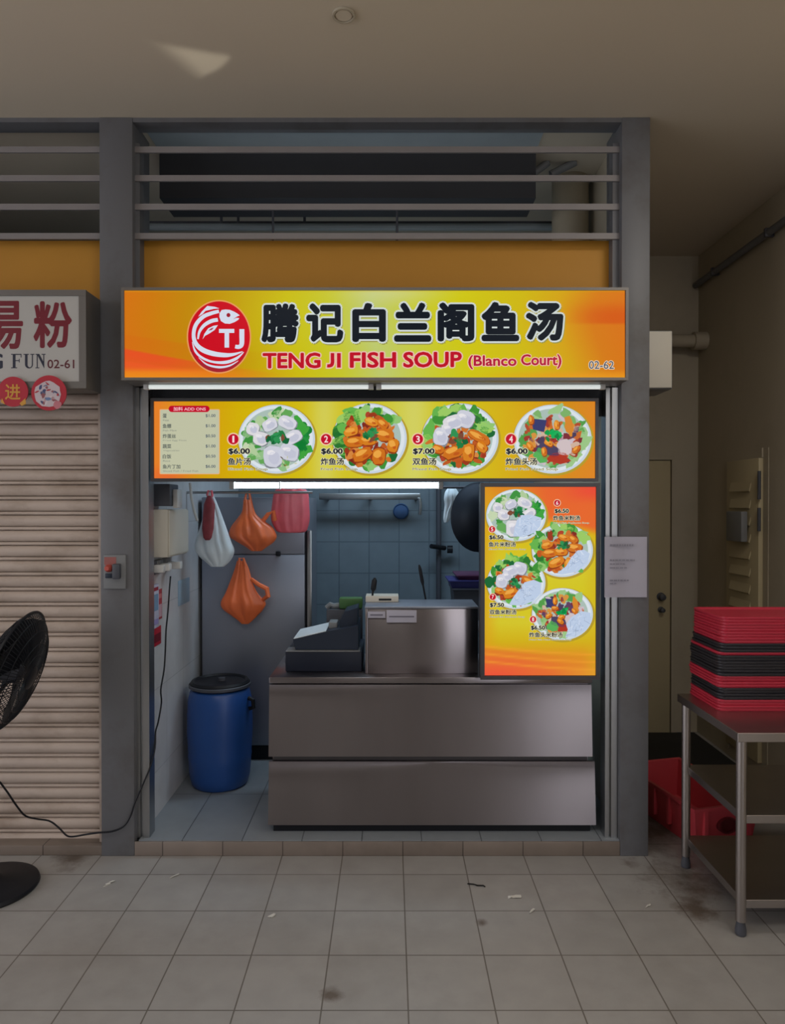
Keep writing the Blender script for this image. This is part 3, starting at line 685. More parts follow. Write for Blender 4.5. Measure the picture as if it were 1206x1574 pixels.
def dish(kind, cx, cy, rx, ry, seed, noodle=None):
    rg = random.Random(seed); p = Print(dish.mp)
    p.ell(cx+1, cy+1.5, rx+2.5, ry+2, (176, 150, 40), 1, 56)
    p.ell(cx, cy, rx, ry, (192, 204, 216), 2, 56); p.ell(cx-.4, cy-.8, rx*.95, ry*.95, (212, 220, 226), 3, 56); p.ell(cx-1, cy-1, rx*.86, ry*.86, (164, 184, 176), 4, 56)
    X_ = lambda a: cx+a*rx
    Y_ = lambda b: cy+b*ry
    if kind == 'sliced':
        lettuce(p, cx-1, cy-1, rx*.84, ry*.84, 0, 360, 46, 5, rg, [(140, 184, 130), (96, 160, 84), (170, 196, 150), (60, 140, 60), (190, 205, 170)])
        lettuce(p, cx-1, cy-1, rx*.86, ry*.84, -40, 60, 22, 8, rg, [(20, 120, 50), (34, 140, 60), (60, 156, 60)])
        for a, b, w_, h_, ro in ((-.42, -.02, .2, .2, .2), (-.18, -.42, .2, .17, -.5), (.28, -.48, .24, .18, .4), (.42, -.06, .24, .18, -.5), (-.62, -.3, .16, .18, .3), (-.1, .5, .24, .32, 0), (.32, .38, .26, .24, .2)):
            fillet(p, X_(a), Y_(b), rx*w_, ry*h_, ro, 11, rg)
        bits(p, X_(.3), Y_(.66), rx*.3, ry*.16, 8, 14, rg, [(150, 140, 60), (190, 190, 150), (90, 70, 50)])
        herbs(p, X_(0), Y_(-.06), rx*.27, 16, rg)
    if kind == 'fried':
        lettuce(p, cx-1, cy-1, rx*.95, ry*.95, 120, 330, 40, 5, rg); lettuce(p, cx, cy, rx*.85, ry*.85, 40, 140, 14, 5, rg)
        bits(p, cx, cy+ry*.05, rx*.8, ry*.8, 70, 8, rg, BR)
        for a, b, w_, h_, ro in ((-.42, .1, .26, .15, -.1), (-.5, -.2, .2, .13, -.3), (.4, -.1, .25, .17, .1), (.24, .5, .18, .24, .2), (-.2, .45, .28, .17, -.45), (.05, -.48, .2, .12, .3), (.62, .2, .15, .2, .3), (.35, -.42, .16, .12, .6), (-.05, .05, .22, .14, 0)):
            fried(p, X_(a), Y_(b), rx*w_, ry*h_, ro, 12, rg)
        herbs(p, X_(.04), Y_(-.14), rx*.22, 16, rg)
    if kind == 'mixed':
        lettuce(p, cx-1, cy-1, rx*.95, ry*.95, 150, 350, 36, 5, rg); lettuce(p, cx, cy, rx*.85, ry*.85, 40, 140, 12, 5, rg)
        bits(p, cx, cy+ry*.08, rx*.78, ry*.75, 56, 8, rg, BR)
        for a, b, w_, h_, ro in ((-.5, -.06, .2, .26, .2), (-.18, -.46, .28, .2, -.3), (.12, -.56, .24, .24, .3), (-.3, -.25, .2, .18, 0)):
            fillet(p, X_(a), Y_(b), rx*w_, ry*h_, ro, 12, rg)
        for a, b, w_, h_, ro in ((.48, -.05, .32, .14, .5), (-.18, .38, .28, .17, -.4), (.22, .4, .15, .27, .15), (.56, .24, .16, .13, .8), (-.58, .3, .16, .12, .3)):
            fried(p, X_(a), Y_(b), rx*w_, ry*h_, ro, 13, rg)
        herbs(p, X_(-.05), Y_(.02), rx*.26, 17, rg)
    if kind == 'head':
        lettuce(p, cx-1, cy-1, rx*.88, ry*.88, 0, 360, 30, 5, rg, [(120, 170, 100), (150, 190, 130), (80, 150, 70)])
        bits(p, cx, cy, rx*.78, ry*.76, 90, 8, rg, MIX)
        p.poly([(X_(-.55), Y_(-.6)), (X_(-.15), Y_(-.55)), (X_(-.22), Y_(-.2)), (X_(-.5), Y_(-.28))], (52, 56, 104), 12)
        p.blob(X_(-.12), Y_(.28), rx*.3, ry*.2, (70, 62, 92), 12, .3, .2); p.blob(X_(.42), Y_(-.38), rx*.1, ry*.3, (206, 130, 40), 12, -.2, .2); p.blob(X_(.3), Y_(.24), rx*.2, ry*.26, (200, 184, 186), 12, -.3, .2)
        p.blob(X_(.1), Y_(.55), rx*.34, ry*.15, (170, 50, 30), 12, 0, .25); p.blob(X_(-.3), Y_(.48), rx*.2, ry*.2, (84, 168, 84), 12, .4, .2)
        for k in range(7): fried(p, X_(rg.uniform(-.6, .65)), Y_(rg.uniform(-.6, .4)), rx*.12, ry*.08, rg.uniform(0, 3), 13, rg)
        herbs(p, X_(.03), Y_(-.08), rx*.2, 16, rg, True)
    if noodle:
        noodles(p, [(X_(a), Y_(b)) for a, b in noodle], 19, rg)
    return p
NAVY = (38, 42, 48)
HALO = (220, 216, 180)
def caption(par, num, bx, by, br, price, pr, name, nr, eng, er, hal=.05):
    p = Print(dish.mp); p.ell(bx, by, br*1.22, br*1.22, (232, 196, 160), 22, 28); p.ell(bx, by, br, br, (186, 8, 40), 23, 28)
    b = p.build('number_badge', M['lit'], par)
    p = Print(dish.mp); h = br*.62; q = h*(.22 if num == '1' else .55)
    p.text(num, bx-q, by-h, bx+q, by+h, (238, 214, 214), 24, .02); p.build('numeral', M['lit'], b)
    p = Print(dish.mp); p.text(price, *pr, NAVY, 23, .045, (HALO, .11)); p.build('price', M['lit'], par)
    p = Print(dish.mp); p.text(name, *nr, NAVY, 23, .026, (HALO, .08)); p.build('dish_name', M['lit'], par)
    p = Print(dish.mp); p.text(eng, *er, (96, 98, 84), 23, .0, (HALO, .06)); p.build('dish_translation', M['lit'], par)

# ------------------------------------------------------------------ menu board across the opening
MY = 3.40
dish.mp = flat(MY)
xl, xr, zt, zb = X(232.5, MY), X(918.5, MY), Z(612.5, MY), Z(740, MY)
mb_ = thing('menu_board', 'wide lit menu board with four numbered soup bowls under the stall sign', 'menu board', ((xl+xr)/2, MY+.03, zb))
MB().box(xl, xr, MY+.004, MY+.045, zb, zt, .003).build('board_case', M['dframe'], mb_)
fw = .0145
MB().box(xl, xr, MY-.010, MY+.003, zb, zb+fw).box(xl, xr, MY-.010, MY+.003, zt-fw, zt).box(xl, xl+fw, MY-.010, MY+.003, zb+fw+.0004, zt-fw-.0004).box(xr-fw, xr, MY-.010, MY+.003, zb+fw+.0004, zt-fw-.0004).build('board_frame', M['dframe'], mb_)
def menucol(u, v):
    c = ramp([(0, (224, 132, 40)), (.1, (206, 150, 10)), (.2, (204, 172, 0)), (.4, (204, 186, 20)), (.55, (202, 196, 60)), (.7, (204, 188, 20)), (.85, (208, 160, 10)), (.94, (206, 136, 14)), (1, (214, 128, 30))], u)
    for q in (.385, .59): c = lerp(c, (206, 208, 120), .6*math.exp(-((u-q)/.035)**2))
    c = lerp(c, (224, 92, 50), .9*sm(.78, .95, v)*sm(.12, .0, u)); c = lerp(c, (226, 120, 40), .6*sm(.05, 0, u))
    c = lerp(c, (218, 130, 30), .5*sm(.7, 1, v)*sm(.85, 1, u))
    return c
p = Print(flat(MY)); p.grid(236.5, 616.5, 915, 736, 200, 36, menucol); p.build('board_face', M['lit'], mb_)
p = Print(flat(MY)); p.rect(245, 629, 337.5, 729, (226, 170, 120), 1, 2); p.rect(246.5, 630, 336.5, 728, (186, 188, 160), 2, 2)
ao = p.build('add_on_list', M['lit'], mb_)
p = Print(flat(MY)); p.rect(259, 623.6, 322, 633.4, (186, 8, 40), 3, 4.8); p.text('加料 ADD ONS', 266.5, 625.6, 316, 631.4, (240, 178, 190), 4, .02); p.build('list_heading', M['lit'], ao)
for i, (a, w1, b, w2, pr) in enumerate((('蛋', 6, 'Egg', 9, '$1.00'), ('鱼鳔', 13, 'Fish Maw', 21, '$1.00'), ('炸蛋丝', 20, 'Fried Egg Floss', 36, '$0.50'), ('蔬菜', 13, 'Vegetables', 25, '$1.00'), ('白饭', 13, 'Rice', 11, '$0.50'), ('鱼片丁加', 27, 'Sliced Fish / Fried Fish', 54, '$6.00'))):
    p = Print(flat(MY)); y = 636+i*15.6
    p.text(a, 250, y, 250+w1, y+6.4, (84, 92, 88), 3, .02); p.text(b, 250.5, y+8.6, 250.5+w2, y+11.4, (122, 128, 120), 3)
    p.build('add_on_name', M['lit'], ao)
    p = Print(flat(MY)); p.text(pr, 316, y+.6, 331, y+5.6, (88, 100, 108), 3, .02); p.build('add_on_price', M['lit'], ao)
for i, (kind, cx, cy, rx, ry, num, bx, price, name, nx1, eng, ex1) in enumerate((
    ('sliced', 425, 675, 59, 53, '1', 358.5, '$6.00', '鱼片汤', 385, 'Sliced Fish Soup', 411),
    ('fried', 568, 674, 57, 54, '2', 501, '$6.00', '炸鱼汤', 528, 'Fried Fish Soup', 549),
    ('mixed', 707, 674, 59, 54, '3', 642, '$7.00', '双鱼汤', 670, 'Mixed Fish Soup', 693),
    ('head', 849, 675, 60, 53, '4', 785, '$6.00', '炸鱼头汤', 825, 'Fried Fish Head Soup', 857))):
    dish(kind, cx, cy, rx, ry, 11+i).build('soup_picture', M['lit'], mb_)
    x0 = bx-8
    caption(mb_, num, bx, 675, 8, price, (x0+1, 689.5, x0+33, 698.5), name, (x0, 704, nx1, 714.5), eng, (x0, 719, ex1, 724))

# ------------------------------------------------------------------ upright menu panel on the counter
PY = 3.40
dish.mp = flat(PY)
xl, xr, zt, zb = X(738, PY), X(921, PY), Z(742.5, PY), Z(1044, PY)
mp_ = thing('menu_lightbox', 'upright lit menu panel with four noodle bowls standing on the right of the counter', 'menu board', ((xl+xr)/2, PY+.04, zb))
MB().box(xl, xr, PY+.004, PY+.06, zb, zt, .003).build('panel_case', M['dframe'], mp_)
fw = .018
MB().box(xl, xr, PY-.012, PY+.003, zb, zb+fw).box(xl, xr, PY-.012, PY+.003, zt-fw, zt).box(xl, xl+fw*1.1, PY-.012, PY+.003, zb+fw+.0004, zt-fw-.0004).box(xr-fw, xr, PY-.012, PY+.003, zb+fw+.0004, zt-fw-.0004).build('panel_frame', M['dframe'], mp_)
def panelcol(u, v):
    c = ramp([(0, (214, 128, 30)), (.12, (214, 160, 20)), (.25, (208, 180, 12)), (.42, (206, 194, 40)), (.6, (204, 190, 24)), (.72, (206, 192, 40)), (.82, (204, 172, 20)), (.9, (214, 140, 30)), (1, (222, 120, 44))], v)
    c = lerp(c, (214, 152, 24), .6*sm(.15, 0, u))
    c = lerp(c, (206, 170, 24), .5*sm(.85, 1, u))
    e = .27-.15*(1-u); c = lerp(c, (224, 92, 42), .9*sm(e, e-.06, v)*sm(.22, .6, u)); c = lerp(c, (228, 66, 52), .8*sm(.6, 1, u)*sm(.10, .02, v))
    for v0, a in ((.845, .5), (.885, .6), (.925, .5)):
        e = v0+.075*u-.10*u*u*.3
        c = lerp(c, (236, 156, 46), .6*math.exp(-((v-e)/.006)**2)); c = lerp(c, (226, 98, 50), a*sm(e, e+.02, v)*sm(.95, .2, u))
    c = lerp(c, (232, 78, 56), .8*sm(.93, 1, v)*sm(.5, .05, u))
    c = lerp(c, (224, 156, 44), .7*sm(.93, 1, v)*sm(.55, 1, u))
    return c
p = Print(flat(PY)); p.grid(744, 748.5, 916.5, 1038, 60, 100, panelcol); p.build('panel_face', M['lit'], mp_)
ND1 = [(.15, .0), (.5, -.02), (.85, .1), (.8, .42), (.6, .68), (.25, .84), (-.1, .8), (-.05, .5), (.02, .2)]
ND2 = [(.5, .0), (.72, -.02), (.9, .12), (.82, .48), (.5, .8), (.0, .9), (-.2, .88), (.12, .6), (.3, .25)]
ND3 = [(.28, -.02), (.6, -.12), (.86, .0), (.84, .4), (.6, .7), (.2, .88), (-.25, .84), (-.1, .55), (.12, .22)]
ND4 = [(.28, .12), (.62, -.12), (.92, -.05), (.93, .28), (.75, .62), (.4, .85), (.1, .9), (.18, .6), (.12, .4)]
dish('sliced', 793, 792, 46, 40, 31, ND1).build('noodle_bowl_picture', M['lit'], mp_)
dish('fried', 864, 846, 47, 41, 32, ND2).build('noodle_bowl_picture', M['lit'], mp_)
dish('mixed', 793, 896, 45, 40, 33, ND3).build('noodle_bowl_picture', M['lit'], mp_)
dish('head', 864, 944, 47, 40, 34, ND4).build('noodle_bowl_picture', M['lit'], mp_)
for num, bx, by, price, px0, py0, name, nx0, nx1, eng, ex1 in (
    ('5', 756, 813.5, '$6.50', 752, 823, '鱼片米粉汤', 751, 792, 'Sliced Fish Beehoon Soup', 808),
    ('6', 856, 773, '$6.50', 852.5, 782.5, '炸鱼米粉汤', 850, 891, 'Fried Fish Beehoon Soup', 905),
    ('7', 757, 917.5, '$7.50', 753, 927, '双鱼米粉汤', 752, 793, 'Mixed Fish Beehoon Soup', 806),
    ('8', 819, 952, '$6.50', 816, 962, '炸鱼头米粉汤', 813, 864, 'Fried Fish Head Beehoon Soup', 878)):
    caption(mp_, num, bx, by, 4.7, price, (px0, py0, px0+21, py0+6.5), name, (nx0, py0+10, nx1, py0+17.5), eng, (nx0, py0+20, ex1, py0+23))

# ------------------------------------------------------------------ interior fluorescent lamp
TY = 3.75
lt = thing('fluorescent_lamp', 'bright white fluorescent tube lamp glowing below the wide menu board', 'lamp', (X(517, TY), TY, Z(740, TY)))
for a, b in ((359, 429), (431.5, 675)):
    MB().cyl((X(a, TY), TY, Z(746, TY)), (X(b, TY), TY, Z(746, TY)), .0155, 16).build('tube', M['tube'], lt)
for a in (357, 677, 430.2): MB().box(X(a, TY)-(.003 if a == 430.2 else .012), X(a, TY)+(.003 if a == 430.2 else .012), TY-.02, TY+.02, Z(752, TY), Z(738, TY), .002).build('lamp_holder', M['white'], lt)
MB().box(X(352, TY), X(682, TY), TY-.03, TY+.03, Z(737, TY), Z(724, TY), .004).build('batten', M['white'], lt)
for a in (420, 610): MB().cyl((X(a, TY), TY, Z(724, TY)), (X(a, TY), TY, 3.22), .006, 8).build('hanger', M['dgrey'], lt)

# ------------------------------------------------------------------ counter
CY = 3.462
xl, xr = X(413, CY), X(911, CY)
zt = Z(1041, CY); zs = Z(1050.5, CY)
ct = thing('steel_counter', 'long stainless steel counter with two wide front panels on the stall floor', 'counter', ((xl+xr)/2, CY+.25, SF))
MB().box(xl, xr, CY, 4.02, zs, zt, .004).build('counter_top', M['brushed'], ct)
zb = Z(1264, CY)
MB().box(xl+.012, xr-.015, CY+.03, 4.0, zb+.02, zs-.0005).build('cabinet_body', M['brushed'], ct)
z1, z2, z3 = Z(1053, CY), Z(1160, CY), Z(1171, CY)
MB().prismx([(CY+.029, z1), (CY+.006, z1), (CY-.016, z2), (CY-.016, z2-.004), (CY+.010, z2), (CY+.029, z2+.01)], xl, xr-.004).build('front_panel', M['brushed'], ct)
MB().prismx([(CY+.029, z3), (CY+.004, z3), (CY-.022, zb), (CY-.022, zb-.004), (CY+.010, zb), (CY+.029, zb+.01)], xl-.002, xr+.012).build('front_panel', M['brushed'], ct)
MB().box(xl+.02, xr-.02, CY+.018, CY+.029, z3+.002, z2-.002).build('gap_rail', M['dframe'], ct)
MB().box(xl+.02, xr-.01, CY+.004, CY+.012, SF, zb-.006).build('underside_shade', M['blackp'], ct)  # added black strip stands in for the shadow under the counter
for x in (xl+.06, xr-.06):
    for y in (CY+.1, 3.95): MB().cyl((x, y, SF), (x, y, zb+.02), .018, 14).build('leg', M['dgrey'], ct)
CT = zt
# steel cabinet on the counter
GY = 3.53
xl2, xr2 = X(561, GY), X(735, GY); zt2 = Z(932, GY)
gc = thing('steel_cabinet', 'plain stainless steel box shelf standing on the counter behind the upright menu panel', 'cabinet', ((xl2+xr2)/2, GY+.12, CT))
MB().box(xl2+.014, xr2, GY+.003, GY+.26, CT, zt2-.012, .003).build('cabinet_body', M['brushed'], gc)
MB().box(xl2, xl2+.0135, GY, GY+.26, CT, zt2-.012, .002).build('side_post', M['brushed'], gc)
MB().box(xl2-.002, xr2, GY-.004, GY+.262, zt2-.0115, zt2, .003).build('top_plate', M['steel2'], gc)
for i, (a, b, c, d) in enumerate(((565, 592, 940, 950), (594, 640, 938, 957))):
    q0 = at(a, d, GY-.006); q1 = at(b, c, GY-.006)
    t = thing('label_plate', ('small narrow white label strip at left end of the steel box', 'larger white label card right of the narrow strip on the steel box')[i], 'label', (q0.x, GY, q0.z), 'label cards on the steel box')
    MB().box(q0.x, q1.x, GY-.008, GY+.002, q0.z, q1.z, .0015).build('card', M['paper'], t)
    MB().box(q0.x+.012, q1.x-.012, GY-.0095, GY-.0082, (q0.z+q1.z)/2-.004, (q0.z+q1.z)/2+.003).build('print_line', M['ink'], t)
# things on top of the steel cabinet
q = at(588, 926, 3.72)
t = thing('tissue_box', 'flat pale box with a dark slot on top of the steel box', 'box', (q.x, 3.72, zt2))
MB().box(q.x-.088, q.x+.082, 3.68, 3.79, zt2, zt2+.032, .004).build('box_body', M['cream'], t)
MB().box(q.x-.02, q.x+.045, 3.6785, 3.6795, zt2+.009, zt2+.019).build('slot', M['blackp'], t)
def ladle(px0, py0, px1, py1, Yl, label, r=.011, broad=.02):
    a = at(px0, py0, Yl); b = at(px1, py1, Yl); z = zt2 if Yl < 3.83 else b.z
    t = thing('ladle', label, 'ladle', (b.x, Yl, b.z), 'ladle handles')
    dv = (a-b)
    MB().tube([b, b+dv*.5, b+dv*.6, b+dv*.9, a], [r*.5, r*.5, broad*.75, broad*.7, r*.4], 10).build('handle', M['blackp'], t)
ladle(576, 888, 570, 931, 3.70, 'short black utensil handle standing behind the steel box at its left')
ladle(644, 868, 656, 932, 3.80, 'long black utensil handle leaning behind the steel box near its middle', .01, .013)

# cash register
RY = 3.58
xl, xr = X(438, RY), X(556, RY); z1 = Z(1002, RY)
cr = thing('cash_register', 'dark cash register with drawer and sloping top at the left end of the counter', 'cash register', ((xl+xr)/2, RY+.15, CT))
MB().box(xl, xr, RY, RY+.36, CT, z1, .005).build('cash_drawer', mat('dark_navy_plastic', (28, 34, 48), .45, spec=.3), cr)
MB().box(xl+.002, xr-.01, RY-.003, RY+.1, z1+.0005, z1+.005, .001).build('drawer_lip', M['grey'], cr)
pl = [(X(a, RY), Z(b, RY)) for a, b in ((453, 1000), (449, 984), (500, 972), (550, 963), (550, 1000))]
MB().prism(pl, RY+.02, RY+.30).build('register_body', M['navy'], cr)
def onslope(px, off):      # point on the sloping top
    z = Z(984+(972-984)*(px-449)/51 if px < 500 else 972+(963-972)*(px-500)/50, RY)
    return X(px, RY), z+off
a = onslope(450, .001); b = onslope(500, .001)
MB().loops([[(a[0], y, a[1]), (b[0], y, b[1]), (b[0], y, b[1]+.004), (a[0], y, a[1]+.004)] for y in (RY+.022, RY+.29)]).build('keypad_cover', M['whitebag'], cr)
a = onslope(520, 0); b = onslope(548, 0)
MB().prism([(a[0], a[1]-.003), (b[0], b[1]-.003), (b[0], Z(938, RY)), (X(528, RY), Z(944, RY)), (a[0], Z(958, RY))], RY+.08, RY+.26).build('printer_housing', M['navy'], cr)
a = onslope(508, 0)
MB().box(a[0]-.02, a[0]+.025, RY+.10, RY+.2, a[1]-.004, a[1]+.03, .006).build('receipt_roll', M['grey'], cr)
q = at(549, 940, 3.99); 
t = thing('condiment_box', 'low dark box with a green lid behind the cash register', 'box', (q.x, 3.99, CT))
zc_ = CT
MB().box(q.x-.17, q.x+.03, 3.95, 4.018, CT, Z(930, 3.9)-.03, .01).build('box_body', M['dgrey'], t)
MB().box(q.x-.10, q.x+.03, 3.948, 4.019, Z(930, 3.9)-.029, Z(921, 3.9), .01).build('lid', M['green'], t)
MB().tube([(q.x-.17+.02*k, 3.98, Z(930, 3.9)-.028+.02*abs(math.sin(k*1.3))) for k in range(8)], .016, 8).build('folded_bag', M['grey'], t)

# ------------------------------------------------------------------ fridge (steel) and drum
FY = 4.42
xf0, xf1 = X(309, FY), X(469, FY)
fz1 = Z(764, FY)
fg = thing('steel_fridge', 'tall plain stainless steel fridge behind the blue drum and the hanging bags', 'fridge', ((xf0+xf1)/2, FY+.3, SF))
MB().box(xf0, xf1, FY+.02, 5.1, SF+.09, fz1, .006).build('fridge_body', M['steel2'], fg)
MB().box(xf0+.003, xf1-.003, FY, FY+.019, SF+.13, Z(852, FY)-.004, .005).build('door', M['steel2'], fg)
MB().box(xf0+.003, xf1-.003, FY, FY+.019, Z(852, FY)+.001, fz1-.002, .005).build('upper_panel', M['steel2'], fg)
MB().box(xf0+.01, xf1-.01, FY+.03, 5.05, SF, SF+.089).build('plinth', M['blackp'], fg)
q = at(428, 851, FY); MB().box(q.x-.014, q.x+.014, FY-.02, FY-.0005, q.z-.014, q.z+.014, .003).build('door_latch', M['blackp'], fg)
MB().box(xf1+.012, xf1+.040, FY-.005, FY+.03, SF+.09, Z(815, FY), .003).build('door_edge_strip', M['alu'], fg)
MB().box(xf1+.0005, xf1+.0115, FY+.003, FY+.03, SF+.09, Z(815, FY)).build('door_seal', M['blackp'], fg)

BY = 4.07; bx = X(337.5, BY); br = 48*BY/F
prof = [(br*.80, SF), (br*.88, SF+.012), (br*.95, SF+.06), (br*.985, SF+.15), (br*1.0, SF+.17), (br*.99, SF+.185), (br*1.03, SF+.30), (br*1.02, SF+.42), (br*.99, SF+.49), (br*.93, SF+.535), (br*.86, SF+.55)]
dr = thing('plastic_drum', 'blue plastic drum with a black clamped lid inside the stall', 'drum', (bx, BY, SF))
MB().lathe(prof, bx, BY, 56).build('drum_body', M['blue'], dr, ang=60)
zl = SF+.55
MB().lathe([(br*.86, zl), (br*.92, zl+.002), (br*.93, zl+.03), (br*.88, zl+.042), (br*.80, zl+.044), (br*.76, zl+.034), (.001, zl+.034)], bx, BY, 56, cap0=False, cap1=False).build('lid', M['blackp'], dr)
MB().lathe([(br*.945, zl+.006), (br*.975, zl+.010), (br*.975, zl+.022), (br*.945, zl+.026), (br*.935, zl+.016)], bx, BY, 56, cap0=False, cap1=False).build('clamp_ring', M['dgrey'], dr)
MB().tube([(bx+br*.97, BY-.05, SF+.50), (bx+br*1.12, BY-.06, SF+.49), (bx+br*1.14, BY-.06, SF+.45), (bx+br*1.0, BY-.05, SF+.44)], .012, 8).build('handle', M['blackp'], dr)
MB().lathe([(.02, zl+.035), (.02, zl+.052), (.0, zl+.054)], bx+.01, BY+.0, 16, cap0=False, cap1=False).build('lid_knob', M['dgrey'], dr)

# ------------------------------------------------------------------ hanging bags
HY = 4.18
hz = Z(757, HY)
rail = tag(MB().cyl((SW, HY, hz), (X(480, HY), HY, hz), .008, 10).build('hanging_rail', M['alu'], base=(-.8, HY, hz)), 'thin metal rail the carrier bags hang from inside the stall', 'rail')
def bag(name, label, outline, Y, m_, seed, deep=.45, grp='hanging carrier bags'):
    """outline: (left px, right px, py) from top down"""
    rg = random.Random(seed); rows = []; n_ = 60
    ph = [rg.uniform(0, 6.28) for _ in range(4)]
    # resample
    O = []
    nn = len(outline)
    for i in range(nn-1):
        p0, p1, p2, p3 = outline[max(i-1, 0)], outline[i], outline[i+1], outline[min(i+2, nn-1)]
        for k in range(5):
            t = k/5; O.append(tuple(.5*((2*p1[a])+(-p0[a]+p2[a])*t+(2*p0[a]-5*p1[a]+4*p2[a]-p3[a])*t*t+(-p0[a]+3*p1[a]-3*p2[a]+p3[a])*t**3) for a in (0, 1, 2)))
    O.append(outline[-1])
    for i, (a, b, y) in enumerate(O):
        l, r = at(a, y, Y), at(b, y, Y); cx = (l.x+r.x)/2; hw = (r.x-l.x)/2; row = []
        for k in range(n_):
            t = 2*math.pi*k/n_
            wr = 1+.13*math.sin(6*t+ph[0]+i*.05)+.11*math.sin(11*t+ph[1]-i*.09)+.07*math.sin(19*t+ph[2]+i*.05)
            side = abs(math.cos(t))**2
            wr = wr*(1-side)+side
            row.append((cx+hw*math.cos(t), Y+hw*deep*math.sin(t)*wr, l.z))
        rows.append(row)
    base = rows[-1]; c = Vector((sum(q[0] for q in base)/n_, Y, base[0][2]))
    t = thing(name, label, 'bag', tuple(c), grp)
    MB().loops(rows).build('bag_body', m_, t, ang=80)
    return t
def strap(t, pts, Y, r, m_):
    MB().tube([at(a, b, Y+(c if c else 0)) for a, b, c in pts], r, 8).build('handle', m_, t)
t = bag('carrier_bag', 'orange carrier bag hanging by one handle beside the pink bag', [(374, 387, 768), (372, 391, 785), (366, 398, 795), (356, 416, 808), (352, 423, 818), (354, 425, 826), (366, 420, 834), (378, 410, 841), (386, 402, 847)], HY, M['orange'], 3)
strap(t, [(376, 772, 0), (378, 760, 0), (383, 755, 0), (385, 772, 0)], HY, [.010, .006, .006, .010], M['orange'])
strap(t, [(403, 802, 0), (412, 790, -.01), (420, 786, -.01), (422, 800, 0)], HY, [.014, .012, .012, .014], M['orange'])
t = bag('carrier_bag', 'lower orange carrier bag hanging on the steel fridge above the blue drum', [(364, 377, 862), (360, 383, 876), (353, 388, 895), (346, 396, 912), (339, 408, 926), (342, 405, 936), (355, 396, 946), (366, 388, 954), (371, 382, 959)], 4.36, M['orange'], 4, .28)
strap(t, [(367, 868, 0), (368, 858, 0), (374, 858, 0), (377, 870, 0)], 4.36, [.012, .007, .007, .012], M['orange'])
strap(t, [(386, 890, 0), (398, 899, -.02), (410, 905, -.03), (412, 916, -.03), (404, 922, -.01)], 4.36, [.012, .014, .016, .016, .012], M['orange'])
t = bag('carrier_bag', 'white carrier bag with red wrapped contents hanging left of the orange bag', [(318, 326, 757), (316, 332, 770), (313, 340, 790), (307, 348, 812), (300, 355, 832), (300, 360, 845), (306, 358, 855), (316, 352, 864), (324, 344, 871)], 4.12, M['whitebag'], 5, .4)
strap(t, [(319, 762, 0), (320, 754, 0), (325, 754, 0), (326, 764, 0)], 4.12, [.01, .006, .006, .01], M['pink'])
rows = []
for a, b, y in ((320, 327, 762), (315, 332, 775), (313, 331, 795), (312, 330, 812), (314, 327, 826), (317, 324, 830)):
    l, r = at(a, y, 4.085), at(b, y, 4.085); cx = (l.x+r.x)/2; hw = (r.x-l.x)/2
    rows.append([(cx+hw*math.cos(q), 4.08+.5*hw*math.sin(q)-.02, l.z) for q in [2*math.pi*k/16 for k in range(16)]])
MB().loops(rows).build('red_packet', M['redprint'], t, ang=80)
t = bag('carrier_bag', 'pink red carrier bag hanging right of the upper orange bag', [(424, 470, 752), (420, 474, 760), (418, 475, 775), (416, 476, 795), (420, 474, 808), (426, 470, 817), (434, 462, 819)], 4.22, M['pink'], 6, .35)
strap(t, [(430, 758, 0), (434, 750, 0), (440, 756, 0)], 4.22, [.008, .006, .008], M['pink'])
strap(t, [(456, 758, 0), (460, 750, 0), (466, 756, 0)], 4.22, [.008, .006, .008], M['pink'])

# ------------------------------------------------------------------ left stall wall fittings
def wallpt(px, py, X0=SW):
    """point on the left tiled wall"""
    Yw = X0*F/(px-600); return Yw, Z(py, Yw)
ya, yb = 3.56, 3.90
eb = thing('electrical_box', 'cream metal electrical box on the left stall wall', 'box', (SW, 3.7, Z(857, ya)))
MB().box(SW, SW+.082, ya, yb, Z(857, ya), Z(783, ya), .004).build('box_body', M['cream'], eb)
MB().box(SW+.0825, SW+.09, ya+.004, yb-.004, Z(856, ya)+.006, Z(783, ya)-.006, .002).build('box_cover', M['cream'], eb)
sw = thing('switch_box', 'dark grey switch box mounted just above the cream electrical box', 'box', (SW, 3.6, Z(782, ya)))
MB().box(SW, SW+.10, ya-.02, ya+.12, Z(778, ya), Z(744, ya), .005).build('box_body', M['dgrey'], sw)
MB().box(SW+.101, SW+.125, ya+.02, ya+.10, Z(781, ya), Z(752, ya), .004).build('switch', M['white'], sw)
q = at(330, 745, 3.9)
tag(MB().tube([at(292, 742, 3.9), at(294, 765, 3.92), at(298, 785, 3.95), at(303, 800, 4.0)], .008, 8).build('hanging_wire', M['white'], base=tuple(at(303, 800, 4.0))), 'pale wire hanging down right of the cream electrical box', 'wire')
so = thing('socket_outlet', 'row of white sockets and plugs under the cream electrical box', 'socket', (SW, 3.65, Z(885, 3.6)))
for i, (yy, pw_) in enumerate(((3.50, .05), (3.60, .05), (3.72, .07))):
    MB().box(SW, SW+.022, yy, yy+.08, Z(884, 3.55), Z(862, 3.55), .004).build('socket_plate', M['dgrey'] if i == 0 else M['grey'], so)
    MB().box(SW+.0225, SW+.022+pw_, yy+.018, yy+.06, Z(880, 3.55), Z(868, 3.55), .006).build('plug', M['white'], so)
